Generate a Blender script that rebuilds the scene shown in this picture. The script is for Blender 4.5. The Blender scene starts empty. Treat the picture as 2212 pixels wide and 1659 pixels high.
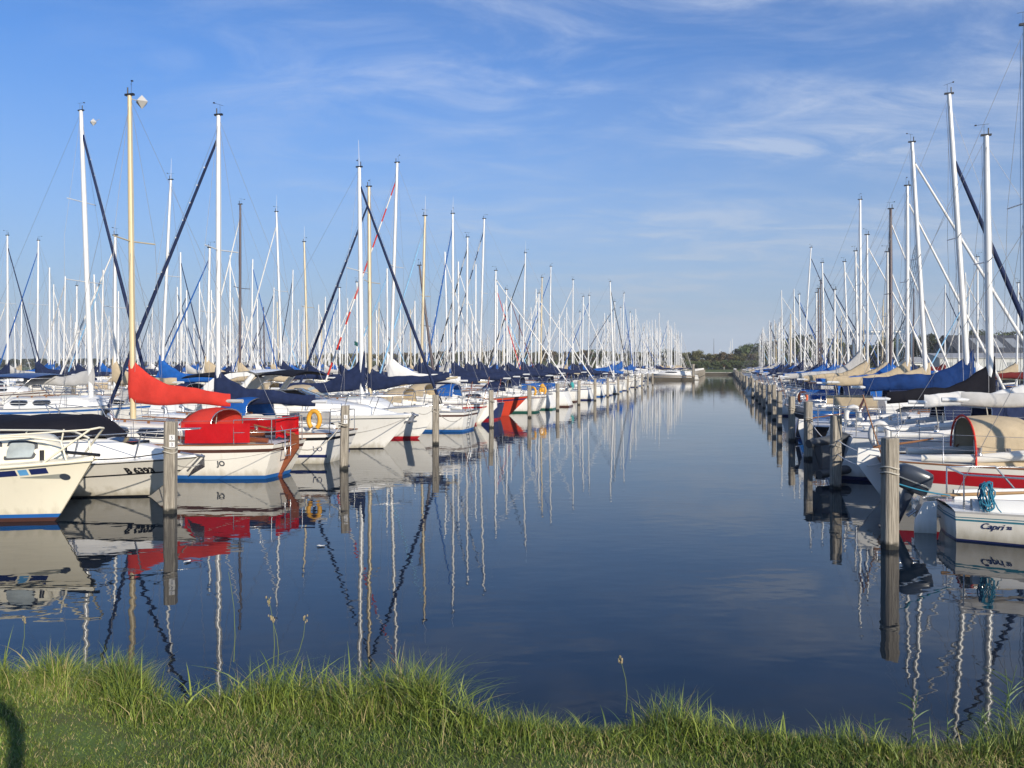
import bpy, math, random
import numpy as np
from mathutils import Vector
R = math.radians
rnd = random.Random(7)
sc = bpy.context.scene
C = sc.collection

# ------------------------------------------------------------------ camera, sky, sun, exposure
F, HC, HY, CX = 1750.0, 2.7, 790.0, 1106.0      # focal length / horizon / centre in units of a 2212 px wide picture
cam = bpy.data.cameras.new('camera'); cam.sensor_width = 36; cam.lens = F / 2212 * 36
cam.shift_y = -(829.5 - HY) / 2212; cam.clip_start = .05; cam.clip_end = 6000
co = bpy.data.objects.new('camera', cam); C.objects.link(co)
co.location = (0, 0, HC); co.rotation_euler = (R(90), 0, 0); sc.camera = co
sc.view_settings.view_transform = 'Standard'; sc.view_settings.look = 'None'
sc.view_settings.exposure = 0.38; sc.view_settings.gamma = 1

SUN_EL, SUN_AZ = 19.5, 30.0                      # sun behind the camera, 30 degrees to the right
sdir = Vector((math.sin(R(SUN_AZ)) * math.cos(R(SUN_EL)), -math.cos(R(SUN_AZ)) * math.cos(R(SUN_EL)), math.sin(R(SUN_EL))))
sl = bpy.data.lights.new('sun', 'SUN'); sl.energy = 4.6; sl.angle = R(.5); sl.color = (1, .9, .76)
so = bpy.data.objects.new('sun', sl); C.objects.link(so); so.rotation_euler = sdir.to_track_quat('Z', 'Y').to_euler()

w = bpy.data.worlds.new('World'); sc.world = w; w.use_nodes = True
nt = w.node_tree; nt.nodes.clear()
def N(nt, t, **k):
    n = nt.nodes.new(t)
    for a, b in k.items():
        if a.startswith('i_'): n.inputs[a[2:].replace('_', ' ')].default_value = b
        else: setattr(n, a, b)
    return n
def Lk(nt, a, b): nt.links.new(a, b)
out = N(nt, 'ShaderNodeOutputWorld'); bg = N(nt, 'ShaderNodeBackground'); bg.inputs['Strength'].default_value = .088
sky = N(nt, 'ShaderNodeTexSky'); sky.sky_type = 'NISHITA'; sky.sun_disc = False
sky.sun_elevation = R(SUN_EL); sky.sun_rotation = R(180 - SUN_AZ); sky.altitude = 0
sky.air_density = 1.0; sky.dust_density = .6; sky.ozone_density = 3.0
tc = N(nt, 'ShaderNodeTexCoord'); sep = N(nt, 'ShaderNodeSeparateXYZ'); Lk(nt, tc.outputs['Generated'], sep.inputs[0])
def M(op, a, b=None, nt=nt, clamp=False):
    n = nt.nodes.new('ShaderNodeMath'); n.operation = op; n.use_clamp = clamp
    for i, v in enumerate((a, b)):
        if v is None: continue
        if isinstance(v, (int, float)): n.inputs[i].default_value = v
        else: nt.links.new(v, n.inputs[i])
    return n.outputs[0]
zz = M('MAXIMUM', sep.outputs['Z'], .02)
dz = M('ADD', zz, .12)
px_ = M('DIVIDE', sep.outputs['X'], dz); py_ = M('DIVIDE', sep.outputs['Y'], dz)
cmb = N(nt, 'ShaderNodeCombineXYZ'); Lk(nt, px_, cmb.inputs[0]); Lk(nt, py_, cmb.inputs[1])
mp = N(nt, 'ShaderNodeMapping'); Lk(nt, cmb.outputs[0], mp.inputs[0])
mp.inputs['Rotation'].default_value = (0, 0, R(-24)); mp.inputs['Scale'].default_value = (.75, 1.45, 1); mp.inputs['Location'].default_value = (3.1, 1.7, 0)
n1 = N(nt, 'ShaderNodeTexNoise'); n1.inputs['Scale'].default_value = 2.9; n1.inputs['Detail'].default_value = 10; n1.inputs['Roughness'].default_value = .66; n1.inputs['Distortion'].default_value = .55
Lk(nt, mp.outputs[0], n1.inputs['Vector'])
n2 = N(nt, 'ShaderNodeTexNoise'); n2.inputs['Scale'].default_value = .9; n2.inputs['Detail'].default_value = 3
Lk(nt, mp.outputs[0], n2.inputs['Vector'])
cl = M('POWER', M('MULTIPLY', M('SUBTRACT', n1.outputs[0], .38), 3.2, clamp=True), 1.4)
m2 = M('ADD', M('MULTIPLY', M('SUBTRACT', n2.outputs[0], .40), 4.0, clamp=True), .22, clamp=True)
side = M('ADD', M('MULTIPLY', px_, .5), .62, clamp=True)      # more cirrus towards the right
cov = M('MULTIPLY', M('MULTIPLY', cl, m2), side)
cov = M('MINIMUM', M('ADD', M('MULTIPLY', cov, .75), M('MULTIPLY', M('MULTIPLY', m2, side), .10)), .5)
lowc = M('MINIMUM', M('MULTIPLY', M('SUBTRACT', .34, zz), 2.7, clamp=True), .85)      # whitish band low down
sat = N(nt, 'ShaderNodeMix', data_type='RGBA', blend_type='MULTIPLY'); sat.inputs[0].default_value = 1
Lk(nt, sky.outputs[0], sat.inputs[6]); sat.inputs[7].default_value = (.48, .92, 1.42, 1)
mx = N(nt, 'ShaderNodeMix', data_type='RGBA'); Lk(nt, cov, mx.inputs[0]); Lk(nt, sat.outputs[2], mx.inputs[6]); mx.inputs[7].default_value = (6.8, 7.3, 8.2, 1)
mz = N(nt, 'ShaderNodeMix', data_type='RGBA'); Lk(nt, lowc, mz.inputs[0]); Lk(nt, mx.outputs[2], mz.inputs[6]); mz.inputs[7].default_value = (3.1, 3.9, 5.0, 1)
Lk(nt, mz.outputs[2], bg.inputs[0]); Lk(nt, bg.outputs[0], out.inputs[0])

# ------------------------------------------------------------------ helpers
CA, SA = math.cos(R(14.7)), math.sin(R(14.7))      # the channel runs 14.7 degrees right of the view
def P(s, u, z=0.0): return Vector((SA * s - CA * u, CA * s + SA * u, z))      # s along the channel, u to its left
def pix(px, py, z=0.0):                              # point at height z seen at (px, py)
    Y = (HC - z) * F / (py - HY); return Vector(((px - CX) / F * Y, Y, z))
def atY(px, py, Y): return Vector(((px - CX) / F * Y, Y, HC - (py - HY) / F * Y))
def su(p): return p.x * SA + p.y * CA, -p.x * CA + p.y * SA
def s_of(px, u): r = (px - CX) / F; return u * (CA + SA * r) / (SA - CA * r)
def u_of(px, s): r = (px - CX) / F; return s * (SA - CA * r) / (CA + SA * r)

class MB:
    def __init__(s): s.v = []; s.f = []; s.m = []; s.sm = []
    def add(s, pts, faces, mat=0, smooth=False):
        o = len(s.v); s.v += [tuple(p) for p in pts]
        for f in faces: s.f.append([i + o for i in f]); s.m.append(mat); s.sm.append(smooth)
    def grid(s, rows, mat=0, smooth=True, closed=False, matfn=None, skip=None):
        n = len(rows[0]); o = len(s.v)
        for r in rows: s.v += [tuple(p) for p in r]
        for i in range(len(rows) - 1):
            for j in range(n if closed else n - 1):
                if skip and skip(i, j): continue
                k = (j + 1) % n
                s.f.append([o + i * n + j, o + i * n + k, o + (i + 1) * n + k, o + (i + 1) * n + j])
                s.m.append(matfn(i, j) if matfn else mat); s.sm.append(smooth)
    def box(s, c, d, mat=0, rz=0.0):
        x, y, z = d[0] / 2, d[1] / 2, d[2] / 2; cr, sr = math.cos(rz), math.sin(rz)
        pts = []
        for a, b, e in ((-x, -y, -z), (x, -y, -z), (x, y, -z), (-x, y, -z), (-x, -y, z), (x, -y, z), (x, y, z), (-x, y, z)):
            pts.append((c[0] + a * cr - b * sr, c[1] + a * sr + b * cr, c[2] + e))
        s.add(pts, [(3, 2, 1, 0), (4, 5, 6, 7), (0, 1, 5, 4), (1, 2, 6, 5), (2, 3, 7, 6), (3, 0, 4, 7)], mat)
    def tube(s, pts, r, n=6, mat=0, caps=True):
        pts = [Vector(p) for p in pts]
        rs = r if isinstance(r, (list, tuple)) else [r] * len(pts)
        rows = []; up = Vector((0, 0, 1)); prev = None
        for i, p in enumerate(pts):
            d = (pts[min(i + 1, len(pts) - 1)] - pts[max(i - 1, 0)]).normalized()
            if prev is None: a = d.cross(up if abs(d.z) < .9 else Vector((1, 0, 0))).normalized()
            else: a = (prev - d * prev.dot(d)).normalized()
            prev = a; b = d.cross(a)
            rows.append([p + (a * math.cos(t) + b * math.sin(t)) * rs[i] for t in [2 * math.pi * k / n for k in range(n)]])
        s.grid(rows, mat, True, True)
        if caps:
            for q, fl in ((rows[0], 1), (rows[-1], 0)):
                s.add(q, [tuple(range(n))[::-1] if fl else tuple(range(n))], mat)
    def ball(s, c, r, mat=0, n=8, sx=(1, 1, 1)):
        rows = []
        for i in range(n // 2 + 1):
            a = math.pi * i / (n // 2) ; a = min(max(a, .02), math.pi - .02)
            rows.append([(c[0] + r * sx[0] * math.sin(a) * math.cos(2 * math.pi * j / n), c[1] + r * sx[1] * math.sin(a) * math.sin(2 * math.pi * j / n), c[2] + r * sx[2] * math.cos(a)) for j in range(n)])
        s.grid(rows, mat, True, True)
    def mesh(s, name, mats):
        m = bpy.data.meshes.new(name); m.from_pydata(s.v, [], s.f)
        for k in mats: m.materials.append(k)
        if s.f:
            m.polygons.foreach_set('material_index', s.m); m.polygons.foreach_set('use_smooth', s.sm)
        m.update(); return m

def link(name, mesh, parent=None):
    o = bpy.data.objects.new(name, mesh); C.objects.link(o)
    if parent is not None: o.parent = parent
    return o
def obj(name, mb, mats, parent=None):
    if not isinstance(mats, (list, tuple)): mats = [mats]
    return link(name, mb.mesh(name, mats), parent)
def tag(o, label=None, cat=None, group=None, kind=None):
    if label: o['label'] = label
    if cat: o['category'] = cat
    if group: o['group'] = group
    if kind: o['kind'] = kind
    return o
def empty(name, loc, rz=0.0):
    o = bpy.data.objects.new(name, None); C.objects.link(o); o.location = loc; o.rotation_euler = (0, 0, rz); o.empty_display_size = .3
    return o
def lerp(a, b, t): return a + (b - a) * t

# ------------------------------------------------------------------ materials
MT = {}
def mat(name, col, rough=.5, metal=0.0, var=.12, scale=3.0, bump=0.0, bscale=20.0, stretch=(1, 1, 1), col2=None, spec=.5, grime=False):
    if name in MT: return MT[name]
    m = bpy.data.materials.new(name); m.use_nodes = True; t = m.node_tree; b = t.nodes['Principled BSDF']
    b.inputs['Roughness'].default_value = rough; b.inputs['Metallic'].default_value = metal; b.inputs['Specular IOR Level'].default_value = spec
    tcn = N(t, 'ShaderNodeTexCoord'); mpn = N(t, 'ShaderNodeMapping'); mpn.inputs['Scale'].default_value = stretch
    Lk(t, tcn.outputs['Object'], mpn.inputs[0])
    nz = N(t, 'ShaderNodeTexNoise'); nz.inputs['Scale'].default_value = scale; nz.inputs['Detail'].default_value = 5; nz.inputs['Roughness'].default_value = .6
    Lk(t, mpn.outputs[0], nz.inputs['Vector'])
    rp = N(t, 'ShaderNodeValToRGB'); rp.color_ramp.elements[0].position = .3; rp.color_ramp.elements[1].position = .7
    c2 = col2 or tuple(c * (1 - var * 2) for c in col)
    rp.color_ramp.elements[0].color = (*c2, 1); rp.color_ramp.elements[1].color = (*col, 1)
    Lk(t, nz.outputs[0], rp.inputs[0]); Lk(t, rp.outputs[0], b.inputs['Base Color'])
    if grime:      # waterline scum and faint run marks on a hull whose object origin lies at the waterline
        sp_n = N(t, 'ShaderNodeSeparateXYZ'); Lk(t, tcn.outputs['Object'], sp_n.inputs[0])
        mg = N(t, 'ShaderNodeMapping'); mg.inputs['Scale'].default_value = (3.2, 3.2, .35); Lk(t, tcn.outputs['Object'], mg.inputs[0])
        ng = N(t, 'ShaderNodeTexNoise'); ng.inputs['Scale'].default_value = 2.4; ng.inputs['Detail'].default_value = 5; Lk(t, mg.outputs[0], ng.inputs['Vector'])
        lim = M('MULTIPLY', ng.outputs[0], .42, nt=t); kk = M('MULTIPLY', M('SUBTRACT', M('ADD', lim, .02, nt=t), sp_n.outputs[2], nt=t), 4.5, nt=t, clamp=True)
        st = M('MULTIPLY', M('SUBTRACT', ng.outputs[0], .60, nt=t), 2.2, nt=t, clamp=True); kk = M('MAXIMUM', M('MULTIPLY', kk, .62, nt=t), M('MULTIPLY', st, .5, nt=t), nt=t)
        mgx = N(t, 'ShaderNodeMix', data_type='RGBA'); Lk(t, kk, mgx.inputs[0]); Lk(t, rp.outputs[0], mgx.inputs[6]); mgx.inputs[7].default_value = (.34, .30, .20, 1); Lk(t, mgx.outputs[2], b.inputs['Base Color'])
    if bump:
        nb = N(t, 'ShaderNodeTexNoise'); nb.inputs['Scale'].default_value = bscale; nb.inputs['Detail'].default_value = 3
        Lk(t, mpn.outputs[0], nb.inputs['Vector'])
        bp = N(t, 'ShaderNodeBump'); bp.inputs['Strength'].default_value = 1; bp.inputs['Distance'].default_value = bump
        Lk(t, nb.outputs[0], bp.inputs['Height']); Lk(t, bp.outputs[0], b.inputs['Normal'])
    MT[name] = m; return m
white = mat('gelcoat_white', (.80, .79, .75), .22, var=.035, scale=1.3, grime=True)
white2 = mat('gelcoat_offwhite', (.77, .74, .66), .28, var=.04, scale=1.3, grime=True)
cream = mat('gelcoat_cream', (.78, .73, .58), .3, var=.03, scale=1.2, grime=True)
deckm = mat('deck_grey', (.66, .65, .62), .6, var=.06, scale=4)
teak = mat('teak', (.30, .13, .05), .45, var=.2, scale=4, stretch=(1, 6, 6))
varn = mat('varnished_wood', (.26, .075, .03), .25, var=.2, scale=4, stretch=(1, 5, 5))
navy = mat('navy_canvas', (.020, .032, .085), .75, var=.2, scale=4, bump=.02, bscale=6)
nblue = mat('deep_blue_canvas', (.012, .045, .17), .8, var=.2, scale=4, bump=.012, bscale=6)
blue = mat('blue_canvas', (.016, .115, .42), .75, var=.15, scale=4, bump=.02, bscale=6)
black = mat('black_canvas', (.012, .012, .018), .8, var=.1, bump=.01, bscale=7)
grey_c = mat('grey_canvas', (.50, .49, .47), .8, var=.1, bump=.015, bscale=6)
tan_c = mat('tan_canvas', (.52, .42, .28), .8, var=.1, bump=.015, bscale=6)
red_c = mat('red_canvas', (.62, .05, .035), .7, var=.1, bump=.012, bscale=6)
red_d = mat('crimson_canvas', (.50, .010, .015), .6, var=.12, bump=.012, bscale=6)
maroon_c = mat('maroon_canvas', (.16, .02, .02), .75, bump=.012, bscale=6)
sailw = mat('sail_white', (.74, .73, .70), .7, var=.06, bump=.01, bscale=6)
lblue = mat('pale_blue_canvas', (.25, .5, .75), .7)
alu = mat('mast_aluminium', (.76, .76, .74), .32, metal=.15, var=.05, scale=2)
gold = mat('mast_gold', (.66, .55, .36), .35, metal=.15, var=.08, scale=2)
wood_m = mat('mast_wood', (.66, .54, .32), .4, var=.12, scale=2, stretch=(3, 3, .3))
dark_m = mat('mast_dark', (.085, .06, .065), .4, var=.1)
steel = mat('stainless', (.62, .62, .62), .25, metal=.85, var=.05)
wire = mat('rigging_wire', (.30, .30, .31), .4, metal=.6, var=.03)
blk = mat('black_plastic', (.015, .015, .018), .35, var=.1)
dgrey = mat('outboard_grey', (.045, .055, .075), .28, var=.12)
glass = mat('window_dark', (.012, .013, .017), .08, var=.2, spec=.8)
lglass = mat('clear_panel', (.42, .47, .47), .12, var=.2)
nvy_p = mat('navy_paint', (.015, .025, .11), .3, var=.05)
blu_p = mat('blue_paint', (.02, .13, .42), .35, var=.08)
red_p = mat('red_paint', (.42, .012, .02), .35, var=.08)
orr_p = mat('orange_red_paint', (.66, .065, .03), .35, var=.06)
brn_p = mat('brown_paint', (.09, .04, .03), .35, var=.1)
grn_p = mat('green_paint', (.02, .12, .09), .4)
teal_p = mat('teal_paint', (.03, .20, .28), .35)
blk_p = mat('black_paint', (.012, .012, .016), .3, var=.1)
scum = mat('waterline_dark', (.03, .03, .025), .7, var=.3)
yel = mat('yellow_buoy', (.72, .36, .03), .55, var=.08)
orange = mat('orange_plastic', (.75, .12, .02), .5)
rope_m = mat('rope_pale', (.48, .45, .38), .9, var=.15, bump=.003, bscale=60)
rope_b = mat('rope_blue', (.02, .20, .32), .85, var=.15)
rubber = mat('rubber_grey', (.06, .065, .07), .55, var=.12)
fend_w = mat('fender_white', (.72, .71, .68), .4)
turq = mat('turquoise_cloth', (.03, .32, .32), .8, var=.15)
conc = mat('concrete', (.40, .38, .33), .85, var=.15, scale=2)
dwood = mat('jetty_wood', (.26, .20, .14), .8, var=.2, scale=3, stretch=(1, 8, 1))

def pile_mat():
    m = bpy.data.materials.new('pile_wood'); m.use_nodes = True; t = m.node_tree; b = t.nodes['Principled BSDF']; b.inputs['Roughness'].default_value = .85
    tcn = N(t, 'ShaderNodeTexCoord'); oi = N(t, 'ShaderNodeObjectInfo')
    ad = N(t, 'ShaderNodeVectorMath', operation='ADD'); Lk(t, tcn.outputs['Object'], ad.inputs[0]); Lk(t, oi.outputs['Location'], ad.inputs[1])
    mpn = N(t, 'ShaderNodeMapping'); mpn.inputs['Scale'].default_value = (1, 1, .045); Lk(t, ad.outputs[0], mpn.inputs[0])
    nz = N(t, 'ShaderNodeTexNoise'); nz.inputs['Scale'].default_value = 48; nz.inputs['Detail'].default_value = 5; nz.inputs['Roughness'].default_value = .65; nz.inputs['Distortion'].default_value = .4
    Lk(t, mpn.outputs[0], nz.inputs['Vector'])
    rp = N(t, 'ShaderNodeValToRGB'); rp.color_ramp.elements[0].position = .3; rp.color_ramp.elements[1].position = .66
    rp.color_ramp.elements[0].color = (.105, .088, .068, 1); rp.color_ramp.elements[1].color = (.40, .36, .29, 1); Lk(t, nz.outputs[0], rp.inputs[0])
    sp = N(t, 'ShaderNodeSeparateXYZ'); Lk(t, tcn.outputs['Object'], sp.inputs[0])
    nb = N(t, 'ShaderNodeTexNoise'); nb.inputs['Scale'].default_value = 9; Lk(t, ad.outputs[0], nb.inputs['Vector'])
    e = M('ADD', sp.outputs[2], M('MULTIPLY', nb.outputs[0], .16, nt=t), nt=t)
    k = M('MULTIPLY', M('SUBTRACT', .20, e, nt=t), 16, nt=t, clamp=True)      # wet, algae-dark foot
    mxn = N(t, 'ShaderNodeMix', data_type='RGBA'); Lk(t, k, mxn.inputs[0]); Lk(t, rp.outputs[0], mxn.inputs[6]); mxn.inputs[7].default_value = (.022, .022, .018, 1)
    Lk(t, mxn.outputs[2], b.inputs['Base Color'])
    bp = N(t, 'ShaderNodeBump'); bp.inputs['Distance'].default_value = .012; Lk(t, nz.outputs[0], bp.inputs['Height']); Lk(t, bp.outputs[0], b.inputs['Normal'])
    return m
pilem = pile_mat()

# ------------------------------------------------------------------ water, ground
wm = bpy.data.materials.new('harbour_water'); wm.use_nodes = True; t = wm.node_tree; b = t.nodes['Principled BSDF']
b.inputs['Roughness'].default_value = .0; b.inputs['IOR'].default_value = 1.333; b.inputs['Specular IOR Level'].default_value = .5
g = N(t, 'ShaderNodeNewGeometry')
nzc = N(t, 'ShaderNodeTexNoise'); nzc.inputs['Scale'].default_value = .9; nzc.inputs['Detail'].default_value = 6; Lk(t, g.outputs['Position'], nzc.inputs['Vector'])
spw = N(t, 'ShaderNodeSeparateXYZ'); Lk(t, g.outputs['Position'], spw.inputs[0])
shal = M('MULTIPLY', M('SUBTRACT', 9.0, spw.outputs[1], nt=t), .16, nt=t, clamp=True)   # the silty bottom shows near the bank
rpw = N(t, 'ShaderNodeValToRGB'); rpw.color_ramp.elements[0].position = .38; rpw.color_ramp.elements[1].position = .62
rpw.color_ramp.elements[0].color = (.015, .016, .013, 1); rpw.color_ramp.elements[1].color = (.040, .035, .026, 1); Lk(t, nzc.outputs[0], rpw.inputs[0])
mw = N(t, 'ShaderNodeMix', data_type='RGBA'); Lk(t, shal, mw.inputs[0]); mw.inputs[6].default_value = (.006, .013, .022, 1); Lk(t, rpw.outputs[0], mw.inputs[7])
Lk(t, mw.outputs[2], b.inputs['Base Color'])
def wnoise(scale, stretch, amp, det=2, rz=0.0):
    mpn = N(t, 'ShaderNodeMapping'); mpn.inputs['Scale'].default_value = stretch; mpn.inputs['Rotation'].default_value = (0, 0, R(rz)); Lk(t, g.outputs['Position'], mpn.inputs[0])
    n = N(t, 'ShaderNodeTexNoise'); n.inputs['Scale'].default_value = scale; n.inputs['Detail'].default_value = det; n.inputs['Roughness'].default_value = .45; Lk(t, mpn.outputs[0], n.inputs['Vector'])
    return M('MULTIPLY', n.outputs[0], amp, nt=t)
hsum = M('ADD', M('ADD', wnoise(.55, (1, 1.5, 1), .0042, 1, 12), wnoise(2.2, (1, 1.9, 1), .0017, 1, -9), nt=t), wnoise(7.0, (1, 1.8, 1), .00022, 1, 20), nt=t)
bp = N(t, 'ShaderNodeBump'); bp.inputs['Strength'].default_value = 1; bp.inputs['Distance'].default_value = 1.0; Lk(t, hsum, bp.inputs['Height']); Lk(t, bp.outputs[0], b.inputs['Normal'])
mb = MB(); mb.add([(-900, -2, 0), (900, -2, 0), (900, 700, 0), (-900, 700, 0)], [(0, 1, 2, 3)])
tag(obj('water', mb, wm), kind='structure')

grassfar = mat('meadow', (.10, .14, .035), .9, var=.25, scale=.4)
soil = mat('bank_soil', (.09, .15, .03), .95, var=.3, scale=5, col2=(.10, .105, .035))
SH = 245.0      # far quay
mb = MB(); mb.grid([[P(SH + a_, u_, z_) for a_, z_ in ((.3, .74), (14, 1.55), (20, 1.75), (1500, 1.75))] for u_ in (1800, 600, 0, -600, -1800)], smooth=False)
mb.add([P(-40, -29.4, 1.15), P(SH + .4, -29.4, 1.15), P(SH + .4, -1500, 1.15), P(-40, -1500, 1.15)], [(3, 2, 1, 0)])
tag(obj('far_ground', mb, grassfar), kind='structure')
def wallseg(name, s0, u0, s1, u1, z0, z1, th, m):
    p, q = P(s0, u0), P(s1, u1); d = q - p; c = (p + q) / 2; mbx = MB()
    mbx.box((c.x, c.y, (z0 + z1) / 2), (d.length, th, z1 - z0), 0, math.atan2(d.y, d.x)); return obj(name, mbx, m)
tag(wallseg('quay_wall', SH, -700, SH, 900, -1, .60, .7, mat('quay_dark', (.10, .085, .06), .9, var=.2)), 'dark timber quay wall closing the far end of the channel', 'quay')
tag(wallseg('quay_coping', SH - .05, -29, SH - .05, 900, .602, .80, 1.2, conc), 'pale concrete coping on top of the far quay wall', 'coping')
tag(wallseg('side_quay', -40, -29, SH, -29, -1, 1.2, .8, mat('quay_dark', (0, 0, 0))), 'timber quay wall beneath the sheds on the right shore', 'quay')

ORD = ['nearest', 'second', 'third', 'fourth', 'fifth', 'sixth', 'seventh', 'eighth', 'ninth', 'tenth', 'eleventh', 'twelfth', 'thirteenth', 'fourteenth', 'fifteenth', 'sixteenth', 'seventeenth', 'eighteenth', 'nineteenth', 'twentieth']
UN = ['', 'first', 'second', 'third', 'fourth', 'fifth', 'sixth', 'seventh', 'eighth', 'ninth']
def ordn(i):
    if i < 20: return 'first' if i == 0 else ORD[i]
    n = i + 1; t_ = n // 10
    return (['', '', 'twenty', 'thirty', 'forty', 'fifty', 'sixty', 'seventy'][t_] + '-' + UN[n % 10]) if n % 10 else ['', '', 'twentieth', 'thirtieth', 'fortieth', 'fiftieth', 'sixtieth', 'seventieth'][t_]
# ---------------- near bank
EK = [(-9, 5.2), (-3.2, 4.35), (-2.6, 4.28), (-2.1, 4.22), (-1.85, 4.05), (-1.6, 3.86), (-1.4, 3.98), (-1.0, 4.02), (-.55, 4.0), (-.36, 3.86), (-.12, 3.68), (.2, 3.66), (.45, 3.74), (.8, 3.70), (1.2, 3.58), (1.7, 3.50), (2.2, 3.50), (2.6, 3.50), (9, 3.3)]
def edgeY(x): return float(np.interp(x, [k[0] for k in EK], [k[1] for k in EK])) + .02 * math.sin(x * 11)
def bankz(x, y):
    d = y - (edgeY(x) - .08); base = 1.05 + .035 * math.sin(x * 2.1) * math.sin(y * 1.7) + .02 * math.sin(x * 5.3 + y * 4)
    if d < 0: return base
    return base - (d * .55 + 1.15 * d * d if d < .5 else .5625 + (d - .5) * 1.2)
rows = []
for iy in range(70):
    y = -3 + iy * .125 if iy < 69 else 8
    rows.append([(x, y, max(-1.2, bankz(x, y))) for x in [-9 + k * .18 for k in range(100)]])
mb = MB(); mb.grid(rows); tag(obj('grass_bank', mb, soil), kind='structure')
mb = MB(); mb.add([(-900, -400, 1.02), (900, -400, 1.02), (900, -3, 1.02), (-900, -3, 1.02)], [(0, 1, 2, 3)]); mb.add([(-900, -3, 1.02), (-9, -3, 1.02), (-9, 4.6, .5), (-9, 8, -1.2), (-900, 8, -1.2), (-900, 4.6, .9)], [(0, 1, 2, 3, 4, 5)])
mb.add([(8.8, -3, 1.02), (900, -3, 1.02), (900, 4.2, .9), (900, 8, -1.2), (8.8, 8, -1.2), (8.8, 4.2, .9)], [(0, 1, 2, 3, 4, 5)])
tag(obj('shore_ground', mb, grassfar), kind='structure')
gm = [mat('blade_green', (.145, .205, .030), .55, var=.2, scale=9), mat('blade_dark', (.085, .135, .022), .55, var=.2, scale=9), mat('blade_lime', (.26, .32, .06), .55, var=.15, scale=9),
      mat('blade_straw', (.42, .35, .16), .7, var=.2, scale=9), mat('blade_bluegreen', (.09, .16, .045), .5, var=.15, scale=9)]
for m_ in (nblue, navy, blue, black, grey_c, tan_c, red_c, red_d, maroon_c, sailw): m_.node_tree.nodes['Principled BSDF'].inputs['Specular IOR Level'].default_value = .12
for m_ in gm:
    m_.node_tree.nodes['Principled BSDF'].inputs['Specular IOR Level'].default_value = .35
rng = np.random.default_rng(3)
def blades(name, pts, hgt, wid, lean, mats_p, segs=3, droop=.5, dry=None):
    n = len(pts); ang = rng.uniform(0, 2 * np.pi, n); la = rng.uniform(0, 2 * np.pi, n)
    V = np.zeros((n, (segs + 1) * 2 - 1, 3)); wv = np.stack([np.cos(ang), np.sin(ang), np.zeros(n)], 1)
    ld = np.stack([np.cos(la), np.sin(la), np.zeros(n)], 1)
    for k in range(segs + 1):
        f = k / segs
        c = pts + ld * (lean * hgt)[:, None] * (f ** 1.8) + np.array([0, 0, 1]) * (hgt * (f - droop * lean * f ** 2.5 * .5))[:, None]
        wk = wid * (1 - f ** 1.6) * .5
        if k < segs: V[:, k * 2] = c - wv * wk[:, None]; V[:, k * 2 + 1] = c + wv * wk[:, None]
        else: V[:, k * 2] = c
    nv = V.shape[1]; base = (np.arange(n) * nv)[:, None]
    loops = []; tot = []
    for k in range(segs):
        if k < segs - 1: q = np.concatenate([base + 2 * k, base + 2 * k + 1, base + 2 * k + 3, base + 2 * k + 2], 1)
        else: q = np.concatenate([base + 2 * k, base + 2 * k + 1, base + 2 * k + 2], 1)
        loops.append(q)
    L = np.concatenate(loops, 1).ravel(); per = [4] * (segs - 1) + [3]; tot = np.tile(per, n)
    m = bpy.data.meshes.new(name); m.vertices.add(n * nv); m.vertices.foreach_set('co', V.ravel())
    m.loops.add(len(L)); m.loops.foreach_set('vertex_index', L.astype(np.int32)); m.polygons.add(len(tot))
    m.polygons.foreach_set('loop_start', np.concatenate([[0], np.cumsum(tot)[:-1]]).astype(np.int32)); m.polygons.foreach_set('loop_total', tot.astype(np.int32))
    mi = rng.choice(len(gm), n, p=mats_p)
    if dry is not None: mi = np.where(rng.uniform(0, 1, n) < dry, 3, mi)
    m.polygons.foreach_set('material_index', np.repeat(mi, segs).astype(np.int32))
    for q in gm: m.materials.append(q)
    m.update(calc_edges=True); m.validate(); return link(name, m)
def bz(xs, ys): return np.array([bankz(x, y) for x, y in zip(xs, ys)])
n = 190000; xs = rng.uniform(-3.6, 3.4, n); ys = 2.7 + rng.uniform(0, 1, n) * 1.9
ed = np.array([edgeY(x) for x in xs]); keep = (ys < ed + .1); xs, ys, ed = xs[keep], ys[keep], ed[keep]
pat = np.sin(xs * 3.1 + 1) * np.sin(ys * 5.2 + xs) ; h = rng.uniform(.016, .042, len(xs)) * (1 + .4 * pat) + .05 * np.clip(1 - (ed - ys) / .35, 0, 1)
tag(blades('lawn_grass', np.stack([xs, ys, bz(xs, ys) - .005], 1), h, rng.uniform(.0025, .0055, len(xs)), rng.uniform(.2, 1.1, len(xs)), [.42, .26, .13, .10, .09], 2, dry=np.clip(.55 * np.sin(xs * 2.3 + .8 + 1.3 * np.sin(ys * 3.1)) * np.sin(ys * 4.1 + xs * 1.7) + .25 * np.sin(xs * 9 + ys * 7) - .12, 0, .6)), 'short mown grass on the bank in the foreground', 'grass', kind='stuff')
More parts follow.
